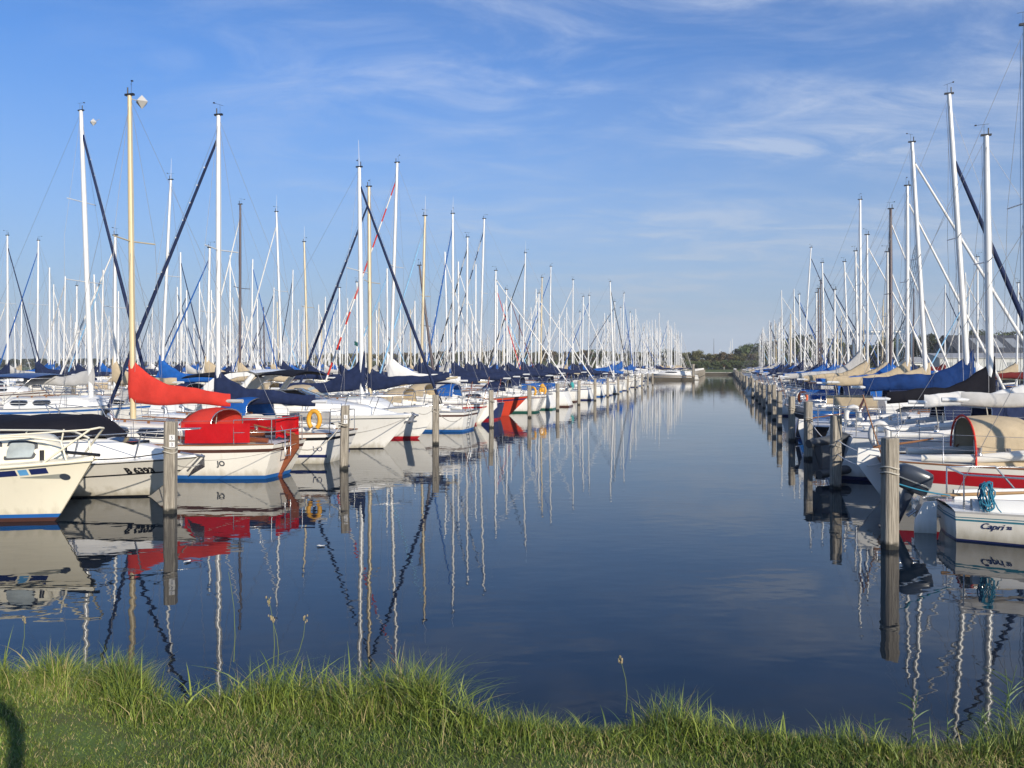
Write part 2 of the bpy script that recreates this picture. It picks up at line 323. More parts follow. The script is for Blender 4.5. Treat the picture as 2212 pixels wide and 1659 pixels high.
# long edge grass, denser in clumps
def clump(x): return .35 + .9 * math.exp(-((x + 2.15) / .42) ** 2) + 1.15 * math.exp(-((x + .72) / .55) ** 2) + .55 * math.exp(-((x - .75) / .25) ** 2) + .4 * math.exp(-((x - 1.9) / .5) ** 2) + .15 * math.sin(x * 9)
PX = []; HH = []
while len(PX) < 42000:
    x = rnd.uniform(-3.3, 3.1); c = max(.12, clump(x))
    if rnd.random() > c / 1.3: continue
    y = edgeY(x) + rnd.gauss(.06, .12) ; PX.append((x, y, bankz(x, y) - .01)); q_ = .5 + .5 * math.sin(x * 13 + 2 * math.sin(x * 5 + y * 9)); HH.append((rnd.uniform(.03, .10) + .19 * min(c, 1.15) * rnd.random() ** 1.6) * (.55 + .6 * q_))
PX = np.array(PX); HH = np.array(HH)
tag(blades('edge_grass', PX, HH, rng.uniform(.002, .0055, len(HH)), rng.uniform(.1, 1.0, len(HH)), [.36, .14, .32, .10, .08], 4, droop=.7), 'long uncut grass growing in tufts along the water edge', 'grass', kind='stuff')
tuf = 0
for (x0, y0, nn, hh) in ((-.36, .02, 260, .40), (-.18, -.02, 160, .27), (-.66, .02, 300, .36), (-1.1, 0, 260, .36), (-1.95, .02, 300, .27), (-2.35, 0, 300, .30), (.25, 0, 150, .18), (.8, .0, 140, .16), (2.28, .05, 220, .30)):
    pts = np.array([(x0 + rnd.gauss(0, .05), edgeY(x0) + y0 + rnd.gauss(0, .04), 0) for _ in range(nn)]); pts[:, 2] = bz(pts[:, 0], pts[:, 1])
    hs = rng.uniform(.45, 1, nn) * hh
    nmz = ['arching tuft of long grass overhanging the water just left of centre', 'small leaning grass tuft at the corner of the bank', 'dense bright tuft below the long mast reflections', 'wide grass tuft with pale blade tips below the red sail reflection', 'second grass tuft from the left on the bank edge', 'leftmost tall grass tuft on the bank edge', 'low tuft with straw blades right of the bank corner', 'low grass tuft below the open channel water', 'tall grass tuft among the reeds at the right end of the bank'][tuf]
    tag(blades('grass_tuft', pts, hs, rng.uniform(.003, .0065, nn), rng.uniform(.25, 1.25, nn), [.4, .12, .36, .05, .07], 5, droop=.9), nmz, 'grass tuft', 'grass tufts along the bank edge'); tuf += 1
pts = []; hs = []
for (x0, sx, nn, hh) in ((-.42, .14, 90, .36), (-1.0, .22, 110, .36), (-.7, .15, 60, .32), (-2.1, .35, 80, .30), (-1.6, .2, 50, .2), (.7, .5, 70, .2), (1.8, .5, 60, .2)):
    for _ in range(nn):
        x = rnd.gauss(x0, sx); y = edgeY(x) + rnd.gauss(0, .06); pts.append((x, y, bankz(x, y))); hs.append(hh * rnd.uniform(.5, 1.1))
tag(blades('broad_grass', np.array(pts), np.array(hs), rng.uniform(.007, .012, len(hs)), rng.uniform(.1, 1.3, len(hs)), [.30, .08, .48, .10, .04], 6, droop=.9), 'broad bright grass blades arching out of the bank edge', 'grass', kind='stuff')
seedm = mat('seed_head', (.34, .27, .16), .9, var=.2, scale=30)
stalkm = mat('stalk', (.14, .18, .05), .7)
def stalk(pxa, pya, pxb, pyb, Y, lab, head=True):
    a = atY(pxa, pya, Y); b_ = atY(pxb, pyb, Y); t0 = empty('seed_stalk', a)
    mb = MB(); d = b_ - a; pts = [Vector((0, 0, 0)) + d * f + Vector((.02 * math.sin(f * 3), 0, 0)) for f in (0, .3, .6, .85, 1)]
    mb.tube(pts, [.0022, .002, .0016, .0012, .001], 5); obj('stem', mb, stalkm, t0)
    if head:
        mb = MB()
        for k in range(9):
            f = 1 - .015 * k; q = d * f + Vector((.02 * math.sin(f * 3) + rnd.uniform(-.011, .011), rnd.uniform(-.008, .008), 0)); mb.ball(q, rnd.uniform(.003, .0055), 0, 6, (1, 1, 1.7))
        obj('seed_head', mb, seedm, t0)
    tag(t0, lab, 'grass stalk', 'grass stalks with seed heads')
stalk(1352, 1540, 1336, 1418, 3.75, 'lone grass stalk with seed head standing against the channel water')
stalk(590, 1440, 578, 1290, 4.15, 'tall seed stalk in the middle of the cluster below the masts')
stalk(600, 1440, 583, 1330, 4.15, 'shorter seed stalk in the cluster below the masts')
stalk(632, 1440, 658, 1330, 4.2, 'seed stalk leaning right beside the cluster')
stalk(505, 1430, 492, 1235, 4.15, 'bare thin stalk left of the seed heads', False)
stalk(38, 1440, 50, 1332, 4.5, 'reddish seed stalk at the far left of the bank')
# reeds at right
reedm = mat('reed_leaf', (.10, .17, .05), .6, var=.2, scale=9)
def reed(x, y, h, lab):
    z0 = bankz(x, y); t0 = empty('reed_stem', (x, y, z0)); lx = rnd.uniform(-.2, .2); mb = MB()
    mb.tube([(lx * h * f * f, 0, h * f) for f in (0, .35, .7, 1)], [.0035, .003, .002, .001], 5); obj('stem', mb, reedm, t0)
    mb = MB()
    for k in range(6):
        f = .3 + .11 * k; a0 = rnd.choice((0, math.pi)) + rnd.uniform(-.6, .6); ln = h * rnd.uniform(.2, .33); c0 = Vector((lx * h * f * f, 0, h * f)); d = Vector((math.cos(a0), math.sin(a0), 0)); rws = []
        for q in range(5):
            g_ = q / 4; c = c0 + d * ln * g_ * .8 + Vector((0, 0, ln * (g_ * .75 - .3 * g_ * g_))); wv = Vector((-d.y * .3, d.x * .3, .9)) * .0038 * (1 - g_ ** 1.5); rws.append([c - wv, c + wv])
        mb.grid(rws)
    obj('leaf', mb, reedm, t0); tag(t0, lab, 'reed', 'reeds at the right end of the bank')
RX = sorted(rnd.choice((1.55, 1.75, 1.95, 2.15, 2.3, 2.38, 2.45)) + rnd.uniform(-.12, .12) for _ in range(34))
for i, x in enumerate(RX):
    reed(x, 3.7 + rnd.uniform(-.15, .3), rnd.uniform(.2, .48) * (1.15 if x > 2.2 else .8), 'green reed stem with narrow leaves, %s of the reeds at the right bank' % ordn(i))
# added bent tube behind the viewpoint, unseen, stands in for the photographer's cast shadow
mb = MB(); hk = []
for f in range(11): hk.append((-.05, -.12, 1.0 + 1.55 * f / 10))
for k in range(1, 9):
    a_ = math.pi * k / 8; hk.append((-.05 - .16 + .16 * math.cos(a_), -.12, 2.55 + .16 * math.sin(a_)))
hk.append((-.37, -.12, 2.45)); mb.tube(hk, .036, 10)
tag(obj('shadow_caster', mb, dgrey), 'unseen bent tube added to cast the hooked photographer shadow on the lawn', 'post')

# ------------------------------------------------------------------ hulls
class Hull:
    def __init__(s, L, B, fb, fm, fs, ob=.9, os=.3, tw=.65, tm=.45, fl=.86, bp=2.0, draft=.4, pw=.55, pwb=1.0, twl=None):
        s.__dict__.update(locals()); s.twl = twl if twl is not None else tw * .85
    def h(s, t):
        t = min(max(t, 0), 1)
        return s.fm + (s.fs - s.fm) * ((.35 - t) / .35) ** 2 if t < .35 else s.fm + (s.fb - s.fm) * ((t - .35) / .65) ** 1.7
    def wd(s, t):
        t = min(max(t, 0), 1)
        if t < s.tm: return s.B / 2 * (s.tw + (1 - s.tw) * math.sin(math.pi / 2 * t / s.tm))
        return max(.015, s.B / 2 * (1 - ((t - s.tm) / (1 - s.tm)) ** s.bp) ** .85)
    def ww(s, t):
        t = min(max(t, 0), 1)
        if t < s.tm: return s.B / 2 * s.fl * (s.twl + (1 - s.twl) * math.sin(math.pi / 2 * t / s.tm))
        return max(.01, s.B / 2 * s.fl * (1 - ((t - s.tm) / (1 - s.tm)) ** (s.bp * .72)))
    def half(s, t, z):
        h = s.h(t); w0 = s.ww(t)
        if z >= 0:
            p = lerp(s.pw, s.pwb, max(0, (t - .4) / .6)); return w0 + (s.wd(t) - w0) * min(1, z / h) ** p
        return w0 * math.sqrt(max(0, 1 - (z / s.draft) ** 2))
    def xs(s, z): return -s.L / 2 + s.os * (1 - z / s.fs)
    def xb(s, z): return s.L / 2 - s.ob * (1 - z / s.fb) ** 1.0 if z > 0 else s.L / 2 - s.ob * (1 - z * 2.2 / s.fb)
    def X(s, t, z): return lerp(s.xs(z), s.xb(z), t)
    def T(s, x, z): return min(1, max(0, (x - s.xs(z)) / (s.xb(z) - s.xs(z))))
    def y_at(s, x, z): return s.half(s.T(x, z), z)
    def dz(s, x): return s.h((x + s.L / 2) / s.L)
    def dw(s, x): return s.wd((x + s.L / 2) / s.L)
    def hull_mesh(s, bands, nst=26, tmat=None):
        # bands: (kind, value, mat, sub)
        mb = MB()
        def levels(t):
            h = s.h(t); z = -s.draft * .98; out = [z, -s.draft * .6]
            prev = -s.draft * .6
            for (k, v, m, n) in bands:
                zt = v if k == 'a' else h + v
                for q in range(1, n + 1): out.append(lerp(prev, zt, q / n))
                prev = zt
            return out
        bm = [bands[0][2]]
        for (k, v, m, n) in bands: bm += [m] * n
        ts = [i / nst for i in range(nst + 1)]; ts = [t ** .9 if t < .0 else t for t in ts] + []
        ts = sorted(set(ts + [.985]))
        for sd in (1, -1):
            rows = []
            for t in ts: rows.append([(s.X(t, z), sd * s.half(t, z), z) for z in levels(t)])
            mb.grid(rows, smooth=True, matfn=lambda i, j: bm[j])
        lv = levels(0); rows = [[(s.xs(z), s.half(0, z), z) for z in lv], [(s.xs(z) - .03, 0, z) for z in lv], [(s.xs(z), -s.half(0, z), z) for z in lv]]
        mb.grid(rows, smooth=False, matfn=lambda i, j: (tmat if tmat is not None and lv[j] > .09 else bm[j]))
        return mb
    def deck_mesh(s, ck=None, cw=.5, depth=.45, nst=26):
        mb = MB(); ts = [i / nst for i in range(nst + 1)]
        rows = []
        for t in ts:
            h = s.h(t); w_ = s.wd(t) - .004; c = min(cw, .7 * w_); x = s.X(t, h)
            rows.append([(x, y, h + .045 * (1 - (y / w_) ** 2) - .004) for y in (-w_, -c, 0, c, w_)])
        inck = lambda i: ck and ck[0] <= i / nst and (i + 1) / nst <= ck[1]
        mb.grid(rows, smooth=False, skip=lambda i, j: inck(i) and j in (1, 2))
        if ck:
            ids = [i for i in range(nst) if inck(i)]; a, b = ids[0], ids[-1] + 1
            xa, xb = rows[a][1][0], rows[b][1][0]; c = min(abs(rows[a][1][1]), abs(rows[b][1][1])); zt = rows[a][1][2] + .0; zf = zt - depth
            for sd in (1, -1):
                top = [rows[i][1 if sd < 0 else 3] for i in range(a, b + 1)]; bot = [(p[0], p[1], zf) for p in top]; mb.grid([top, bot], smooth=False)
            mb.grid([[(xa, -c, zf), (xa, c, zf)], [(xb, -c, zf), (xb, c, zf)]], smooth=False)
            for xx, r_ in ((xa, rows[a]), (xb, rows[b])): mb.grid([[r_[1], r_[3]], [(xx, r_[1][1], zf), (xx, r_[3][1], zf)]], smooth=False)
        return mb
    def sheer_rail(s, r=.02, t0=0.0, t1=1.0, dz=.015, n=4, off=0.0):
        mb = MB()
        for sd in (1, -1): mb.tube([(s.X(t, s.h(t)), sd * (s.wd(t) + off), s.h(t) + dz) for t in [lerp(t0, t1, i / 24) for i in range(25)]], r, n)
        return mb
    def patch(s, side, poly, off=.006, mb=None):
        """polygon strip [(x, zlow, zhigh)] wrapped on the hull side"""
        mb = mb or MB(); rows = []
        for (x, z0, z1) in poly: rows.append([(x, side * (s.y_at(x, z) + off), z) for z in (z0, lerp(z0, z1, .33), lerp(z0, z1, .67), z1)])
        mb.grid(rows, smooth=True); return mb
def text_mesh(txt, size, bold=0.0, shear=0.0):
    cu = bpy.data.curves.new('txt', 'FONT'); cu.body = txt; cu.size = size; cu.offset = bold; cu.shear = shear; cu.resolution_u = 3
    o = bpy.data.objects.new('txt', cu); C.objects.link(o); dg = bpy.context.evaluated_depsgraph_get(); dg.update()
    m = bpy.data.meshes.new_from_object(o.evaluated_get(dg)); C.objects.unlink(o); bpy.data.objects.remove(o); return m
def hull_text(hu, txt, size, x0, z0, side, m, parent, bold=0.0, shear=0.0, name='lettering'):
    me = text_mesh(txt, size, bold, shear); me.materials.clear(); me.materials.append(m)
    for v in me.vertices:
        x = x0 - side * v.co.x; z = z0 + v.co.y; v.co = (x, side * (hu.y_at(x, z) + .008), z)
    return link(name, me, parent)

# ------------------------------------------------------------------ superstructure helpers
def trunk(hu, xa, xf, wb, hh, front=.9, aft_flat=True, n=16, tumble=.09, zo=0.0, roofround=.72):
    """coachroof from xa (aft) to xf (front); returns (mesh, side_fn)"""
    def hx(x): 
        q = (xf - x) / front
        return hh * (1 if q >= 1 else max(.02, math.sin(math.pi / 2 * max(q, 0)) ** .9)) * (1 - .06 * (x - xa) / (xf - xa))
    def wx(x): 
        q = min(1, (xf - x) / (front * .8)); return min(wb, max(.08, hu.dw(x) - .28)) * (.35 + .65 * math.sin(math.pi / 2 * max(q, 0)) ** .7)
    rows = []
    for i in range(n + 1):
        f = i / n; x = lerp(xa, xf, 1 - (1 - f) ** 1.3); h = hx(x); w_ = wx(x); z = hu.dz(x) + .02 + zo
        half = [(w_, 0), (w_ - tumble * .5 * h / hh, h * .5), (w_ - tumble * h / hh, h * .86), (w_ * roofround, h * 1.0), (w_ * .35, h * 1.07), (0, h * 1.09)]
        rows.append([(x, y, z + zz_) for y, zz_ in half] + [(x, -y, z + zz_) for y, zz_ in half[-2::-1]])
    mb = MB(); mb.grid(rows, smooth=True); mb.add(rows[0], [tuple(range(len(rows[0])))[::-1]])
    def sidef(x, f, side, off=.006):
        h = hx(x); w_ = wx(x); z = hu.dz(x) + .02 + zo; y = w_ - tumble * (h / hh) * min(1, f / .86); return (x, side * (y + off), z + f * h)
    return mb, sidef, (lambda x: hu.dz(x) + .02 + zo + hx(x) * 1.06)
def win(sf, xa, xb, f0, f1, side, off=.007, n=8, slant=0.0, sq=5):
    mb = MB(); rows = []
    for i in range(n + 1):
        q = i / n; e = math.sqrt(max(0, 1 - (abs(q - .5) * 2) ** sq)); fm = (f0 + f1) / 2; d = (f1 - f0) / 2 * max(.15, e); x = lerp(xa, xb, q)
        rows.append([sf(x - slant * (fm - d - f0), fm - d, side, off), sf(x + slant * (d), fm + d, side, off)])
    mb.grid(rows, smooth=False); return mb
def sprayhood(x0, w_, h, z, ln=1.1, side_open=.5):
    mb = MB(); rows = []
    for (dx, k) in ((0, 1.0), (ln * .25, 1.03), (ln * .5, .98), (ln * .75, .72), (ln, .12)):
        rows.append([(x0 + dx + (0 if dx else -.0), math.cos(a) * w_ * (1 - .12 * dx / ln) * (abs(math.sin(a)) ** .12 if 0 < a < math.pi else 1), z + h * k * math.sin(a) ** .62 if a not in (0, math.pi) else z) for a in [math.pi * q / 14 for q in range(15)]])
    mb.grid(rows, smooth=True); return mb
def cover_mesh(xm, zb, bl, h0=1.25, h1=.36, h2=.2, wid=.15, seed=0, aft=-1, droop=0.0, lod=0, decay=5.0):
    """sail cover on the boom: tall at the mast, low at the boom end"""
    rg = random.Random(seed); ph = [rg.uniform(0, 6) for _ in range(4)]; rows = []; n = (26, 14, 9)[lod]; m = (14, 8, 6)[lod]
    for i in range(n + 1):
        f = i / n; f = f ** 1.25; x = xm + aft * (f * bl - .10)
        h = h1 * .55 + (h2 - h1 * .55) * f * .6 + h1 * .45 * math.exp(-f * 2) + (h0 - h1) * math.exp(-f * (decay + math.sin(ph[0])))
        h *= 1 + (.05 * math.sin(f * 15 + ph[1]) + .04 * math.sin(f * 33 + ph[2])) * min(1, f * 5) * (.4 if decay < 4 else 1)
        wd = wid * (1 - .35 * f) * (1 + .10 * math.sin(f * 23 + ph[3])); zb_ = zb + droop * f - .03 * math.sin(f * 9 + ph[1])
        e = .15 if i in (0, n) else 1
        rw = []
        for j in range(m):
            a = 2 * math.pi * j / m; ca, sa = math.cos(a), math.sin(a)
            zc = (sa * .5 + .5) ** .85; yy = wd * ca * (1 - .55 * zc) * (1 + .12 * math.sin(f * 40 + j * 2.1 + ph[2]))
            rw.append((x, yy * (e if i else .7), zb_ - .10 + (h + .10) * zc))
        rows.append(rw)
    mb = MB(); mb.grid(rows, smooth=True, closed=True); mb.add(rows[0], [tuple(range(m))]); mb.add(rows[-1], [tuple(range(m))[::-1]])
    return mb

BC = {}
def cached(key, fn, mats):
    if key not in BC:
        mb = fn(); BC[key] = mb.mesh(key[0], mats if isinstance(mats, (list, tuple)) else [mats])
    return BC[key]

COV = {'deep blue': nblue, 'navy': navy, 'blue': blue, 'grey': grey_c, 'tan': tan_c, 'red': red_c, 'white': sailw, 'black': black, 'maroon': maroon_c}
MAST = {'silver': alu, 'gold': gold, 'wooden': wood_m, 'dark': dark_m}
JIB = {'navy': navy, 'blue': blue, 'white': sailw, 'red': red_c, 'grey': grey_c, 'pale blue': lblue, 'black': black, 'maroon': maroon_c}
STR = {'navy': nvy_p, 'blue': blu_p, 'red': red_p, 'brown': brn_p, 'green': grn_p, 'black': blk_p, 'teal': teal_p}

def base_loc(s, u_end, L, mode, row_side):
    """mode 'stern' or 'bow' = which end is at u_end (the end nearest the channel); row_side +1 left rows, -1 right rows"""
    uc = u_end + row_side * L / 2; p = P(s, uc)
    fwd = Vector((-CA, SA, 0)) * row_side
    if mode == 'bow': fwd = -fwd
    return p, math.atan2(fwd.y, fwd.x)
def to_local(root_loc, rz, p):
    d = p - root_loc; c, s_ = math.cos(-rz), math.sin(-rz); return Vector((d.x * c - d.y * s_, d.x * s_ + d.y * c, p.z))

HV = [dict(L=8.2, B=2.8, fb=1.12, fm=.88, fs=.9, ob=.95, os=-.28, tw=.62), dict(L=7.6, B=2.6, fb=1.05, fm=.8, fs=.84, ob=1.05, os=.35, tw=.6),
      dict(L=9.0, B=3.0, fb=1.25, fm=.98, fs=1.0, ob=1.0, os=-.35, tw=.66), dict(L=7.0, B=2.5, fb=1.0, fm=.78, fs=.8, ob=.8, os=.15, tw=.72),
      dict(L=8.6, B=2.9, fb=1.18, fm=.9, fs=.95, ob=1.2, os=.6, tw=.5)]
NB = 0
def sailboat(s, u_end, mode, row, foot=None, top=None, H=9.5, var=0, hullc=white, boot='navy', stripe=None, cover='navy', jib='white', mast='silver', label=None, group=None, lod=0,
             hood='navy', antenna=False, mr=.07, jibtop=.93, jibcol2=None, spr=1, extras=(), L=None, coverlen=None, flip=False, name='sailing_boat', covh=1.25, covk=1.0, covd=5.0, mastx=None, hoodpos=None, hoodh=.62, hoodln=1.25, boomup=0.0, under=scum, zb=None, mast_lean=(0, 0), fullstripe=None, cabinm=None, jibr=.048):
    global NB; NB += 1
    hv = dict(HV[var]);
    if L: hv['B'] *= (L / hv['L']) ** .5; hv['L'] = L
    hu = Hull(**hv); L = hu.L; loc, rz = base_loc(s, u_end, L, mode, row); root = empty(name, loc, rz)
    hn = hullc.name; ub = under
    strm = STR.get(stripe, None)
    key = (var, round(L, 2), hn, boot, stripe, fullstripe, ub.name)
    mats = [hullc, STR.get(boot, hullc), strm or hullc, ub]
    if fullstripe: bands = [('a', -.03, 3, 1), ('a', .1, 1, 1), ('r', -.36, 0, 3), ('r', -.1, 2, 2), ('r', 0, 0, 1)]
    elif stripe: bands = [('a', -.03, 3, 1), ('a', .09, 1, 1), ('r', -.17, 0, 4), ('r', -.09, 2, 1), ('r', 0, 0, 1)]
    else: bands = [('a', -.03, 3, 1), ('a', .09, 1, 1), ('r', 0, 0, 5)]
    nst = (26, 14, 9)[lod]
    link('hull', cached(('hull',) + key + (nst,), lambda: hu.hull_mesh(bands, nst), mats), root)
    dk = link('deck', cached(('deck', var, L, nst), lambda: hu.deck_mesh((.10, .36), .55, .42, nst if lod else 26), deckm), root)
    if lod < 2:
        link('toe_rail', cached(('toe_rail', var, L, lod), lambda: hu.sheer_rail(.018, n=4), (teak if var in (1, 4) else steel)), root)
    # coachroof
    cm = cabinm or hullc if hullc in (white, white2, cream) else white
    xa, xf = -L * .13, L * .27
    tb, sf, rz_top = trunk(hu, xa, xf, hu.B * .33, .42, n=14 if lod < 2 else 7)
    cb = link('cabin', cached(('cabin', var, L, cm.name, lod > 1), lambda: tb, cm), root)
    def coam():
        mb = MB()
        for sd in (1, -1): mb.tube([(-L * .42, sd * hu.dw(-L * .42) * .68, hu.dz(-L * .42) + .09), (-L * .3, sd * hu.B * .3, hu.dz(-L * .3) + .14), (xa, sd * hu.B * .32, hu.dz(xa) + .3)], [.07, .09, .12], 6)
        return mb
    if lod < 2: link('coaming', cached(('coaming', var, L, cm.name), coam, cm), root)
    if lod < 2:
        def ww_(side, k):
            a, b = [(xa + .25, xa + 1.15), (xa + 1.35, xa + 2.25)][k]; return win(sf, a, b, .3, .75, side)
        for sd in (1, -1):
            for k in (0, 1): 
                wo = link('window', cached(('window', var, L, sd, k), lambda: ww_(sd, k), glass), cb)
                if lod == 0: a_, b2 = [(xa + .25, xa + 1.15), (xa + 1.35, xa + 2.25)][k]; link('window_frame', cached(('window_frame', var, L, sd, k), lambda: win(sf, a_ - .03, b2 + .03, .23, .82, sd, .004), steel), wo)
        link('hatch', cached(('hatch', var, L), lambda: (lambda m: (m.box((L * .1, 0, rz_top(L * .1) + .02), (.5, .5, .05)), m)[1])(MB()), lglass), cb)
        def grab():
            mb = MB()
            for sd in (1, -1):
                pts = [(x, sd * hu.B * .21, rz_top(x) + .045) for x in [xa + .3 + q * .35 for q in range(6)]]; mb.tube(pts, .016, 5)
                for p in pts[::2]: mb.box((p[0], p[1], p[2] - .03), (.06, .03, .06))
            return mb
        link('grab_rail', cached(('grab_rail', var, L), grab, teak), cb)
        def winches():
            mb = MB()
            for sd in (1, -1):
                for x in (-L * .24, -L * .3): p = (x, sd * hu.B * .31, hu.dz(x) + .2); mb.tube([p, (p[0], p[1], p[2] + .06), (p[0], p[1], p[2] + .07), (p[0], p[1], p[2] + .15)], [.065, .04, .045, .055], 8)
            return mb
        link('winch', cached(('winch', var, L), winches, steel), root)
        def vents():
            mb = MB()
            for sd in (1, -1): mb.tube([(L * .18, sd * .4, rz_top(L * .18) - .06), (L * .18, sd * .4, rz_top(L * .18) + .12), (L * .18 + .1, sd * .4, rz_top(L * .18) + .17)], [.05, .05, .07], 7)
            mb.tube([(-L * .1, -.3, rz_top(-L * .1) + .03), (L * .06, -.1, rz_top(L * .06) + .04)], .01, 4); mb.tube([(-L * .1, -.35, rz_top(-L * .1) + .03), (L * .06, -.14, rz_top(L * .06) + .04)], .01, 4)
            return mb
        link('vent', cached(('vent', var, L), vents, steel), cb)
        cr_ = random.Random(int(s * 10) + var)
        if cr_.random() < .4:
            cl_ = cr_.choice([navy, blue, tan_c, grey_c])
            for sd in (1, -1): mb = MB(); mb.grid([[(x, sd * (hu.dw(x) - .05 + .01 * math.sin(x * 9 + j)), hu.dz(x) + .08 + j * .15) for j in range(4)] for x in [lerp(-L / 2 + .95, -L * .2, q / 8) for q in range(9)]]); obj('weather_cloth', mb, cl_, root)
        if cr_.random() < .35:
            mb = MB(); x0 = -L / 2 + .12; mb.tube([(x0, .5, hu.fs), (x0 - .35, .55, hu.fs + 1.25)], .015, 5); fs0 = obj('flagstaff', mb, teak, root); mb = MB()
            for q, z_ in enumerate((1.2, 1.08, .96)): mb.grid([[(x0 - .33 + .05 * q - .04 * i * .3, .55 + .07 * i + .02 * math.sin(i * 2), hu.fs + z_ - .05 * i - .12 * k_) for k_ in (0, 1)] for i in range(5)], mat=q)
            obj('ensign', mb, [red_p, sailw, blu_p], fs0)
    # mast
    mx_ = mastx if mastx is not None else L * .09
    if foot is not None:
        um = u_of(foot, s); pm = P(s, um); lp = to_local(loc, rz, pm); mx_ = max(-L * .2, min(L * .33, lp.x))
    mw = P(0, 0); c_, s_ = math.cos(rz), math.sin(rz); base = Vector((loc.x + c_ * mx_, loc.y + s_ * mx_, 0))
    zf = rz_top(mx_) if xa < mx_ < xf else hu.dz(mx_)
    if top is not None:
        tp = atY(top[0], top[1], base.y); lt = to_local(loc, rz, tp); H = tp.z
        # keep the lean that the picture shows but inside the boat's own plane-free frame
        topl = Vector((lt.x, lt.y, lt.z))
    else: topl = Vector((mx_ + mast_lean[0], mast_lean[1], H))
    footl = Vector((mx_, 0, zf - .02)); mm = MAST[mast]
    def mp_(z): f = (z - footl.z) / (topl.z - footl.z); return footl.lerp(topl, f)
    mb = MB(); nn = (10, 6, 5)[lod]; mb.tube([footl, mp_(lerp(zf, H, .7)), topl], [mr, mr * .95, mr * .72], nn)
    mo = obj('mast', mb, mm, root)
    if lod < 2:
        mb = MB(); mb.box(topl + Vector((0, 0, .03)), (.26, .07, .05)); mb.tube([topl + Vector((.06, 0, .03)), topl + Vector((.06, 0, .22))], .018, 5)
        a0 = rnd.uniform(0, 6.28); d = Vector((math.cos(a0), math.sin(a0), 0)) * .2
        mb.tube([topl + Vector((-.05, 0, 0)), topl + Vector((-.05, 0, .32))], .005, 3); mb.tube([topl + Vector((-.05, 0, .32)) - d * .6, topl + Vector((-.05, 0, .32)) + d], .005, 3)
        mb.box(topl + Vector((-.05, 0, .32)) + d, (.045, .045, .03))
        obj('masthead_gear', mb, blk, mo)
        if antenna: mb = MB(); mb.tube([topl, topl + Vector((-.03, 0, 1.05))], [.012, .005], 4); obj('antenna', mb, sailw, mo)
        for q in range(spr):
            zsp = lerp(zf, H, .55 if spr == 1 else (.40, .68)[q]); pz = mp_(zsp); ln = hu.B * (.30 if q == 0 else .24)
            mb = MB(); mb.tube([pz + Vector((-.12, -ln, .03)), pz, pz + Vector((-.12, ln, .03))], .018, 4); obj('spreader', mb, mm, mo)
    # rigging
    mb = MB(); rr = .0055 if lod == 0 else (.007 if lod == 1 else .009); hb = topl - Vector((0, 0, .05)); zsp = lerp(zf, H, .55); pz = mp_(zsp)
    for sd in (1, -1):
        ch = Vector((mx_ - .15, sd * (hu.dw(mx_) - .12), hu.dz(mx_)))
        sp = pz + Vector((-.12, sd * hu.B * .30, .03)); mb.tube([ch, sp, hb], rr, 3, caps=False)
        if lod < 2: mb.tube([ch + Vector((-.25, 0, 0)), pz], rr, 3, caps=False)
    mb.tube([hb, (-L / 2 + .08, 0, hu.fs + .05)], rr, 3, caps=False)
    fs_ = Vector((L / 2 - .12, 0, hu.fb + .05)); jt = mp_(lerp(zf, H, jibtop))
    if lod == 0: mb.tube([fs_, mp_(lerp(zf, H, .97))], rr, 3, caps=False)
    if lod == 0: mb.tube([mp_(H * .97) + Vector((-.09, .05, 0)), mp_(zf + .3) + Vector((-.12, .06, 0))], .006, 3, caps=False)
    obj('rigging', mb, wire, root)
    if jib:
        mb = MB(); a_, b_ = fs_.lerp(jt, .04), fs_.lerp(jt, .985); r_ = jibr if lod < 2 else .06
        nseg = 16 if jibcol2 else 3
        pts = [a_.lerp(b_, q / nseg) for q in range(nseg + 1)]
        if jibcol2:
            for q in range(nseg):
                f0 = q / nseg; f1 = (q + 1) / nseg; mb.tube([pts[q], pts[q + 1]], [lerp(r_, r_ * .6, f0), lerp(r_, r_ * .6, f1)], 6, mat=0 if q % 2 else 1)
        else: mb.tube(pts, [r_ * .9] + [lerp(r_ * 1.1, r_ * .6, q / nseg) for q in range(1, nseg + 1)], 7 if lod < 2 else 5)
        jm = JIB[jib]; jo = obj('furled_jib', mb, [jm, JIB.get(jibcol2, jm)], root)
        if lod == 0:
            mb = MB(); mb.tube([fs_, fs_.lerp(jt, .03)], [.09, .09], 8); obj('furling_drum', mb, blk, jo)
            mb = MB(); mb.tube([fs_.lerp(jt, .985), jt], [.035, .03], 6); obj('swivel', mb, blk, jo)
            mb = MB()
            for q in range(3, 15): c = a_.lerp(b_, q / 15.5); mb.box(c + Vector((.03, .03, 0)), (.035, .035, .035))
            if jib in ('navy', 'blue'): obj('sail_tie', mb, sailw, jo)
    # boom
    zb_ = zb if zb is not None else hu.dz(mx_) + .42 + .62; bl = coverlen or min(3.3, mx_ + L / 2 - .9)
    mb = MB(); mb.tube([mp_(zb_) + Vector((-.05, 0, 0)), (mx_ - bl - .25, 0, zb_ + .02 + boomup)], .05, 7 if lod < 2 else 4); bo = obj('boom', mb, mm if mast != 'wooden' else grey_c, root)
    if cover:
        cv = cached(('sail_cover', cover, round(bl, 1), NB % 6, round(covh, 2), lod, boomup, covk, covd), lambda: cover_mesh(0, 0, bl, h0=covh, seed=NB % 6, lod=lod, droop=boomup, h1=.36 * covk, h2=.2 * covk, wid=.15 * covk ** .5, decay=covd), COV[cover])
        c_o = link('sail_cover', cv, bo); c_o.location = (mx_, 0, zb_)
    if lod < 2:
        mb = MB(); mb.tube([(mx_ - bl * .85, 0, zb_ - .05), (mx_ - bl * .8, 0, hu.dz(mx_ - bl) - .1)], .012, 4); obj('mainsheet', mb, rope_m, root)
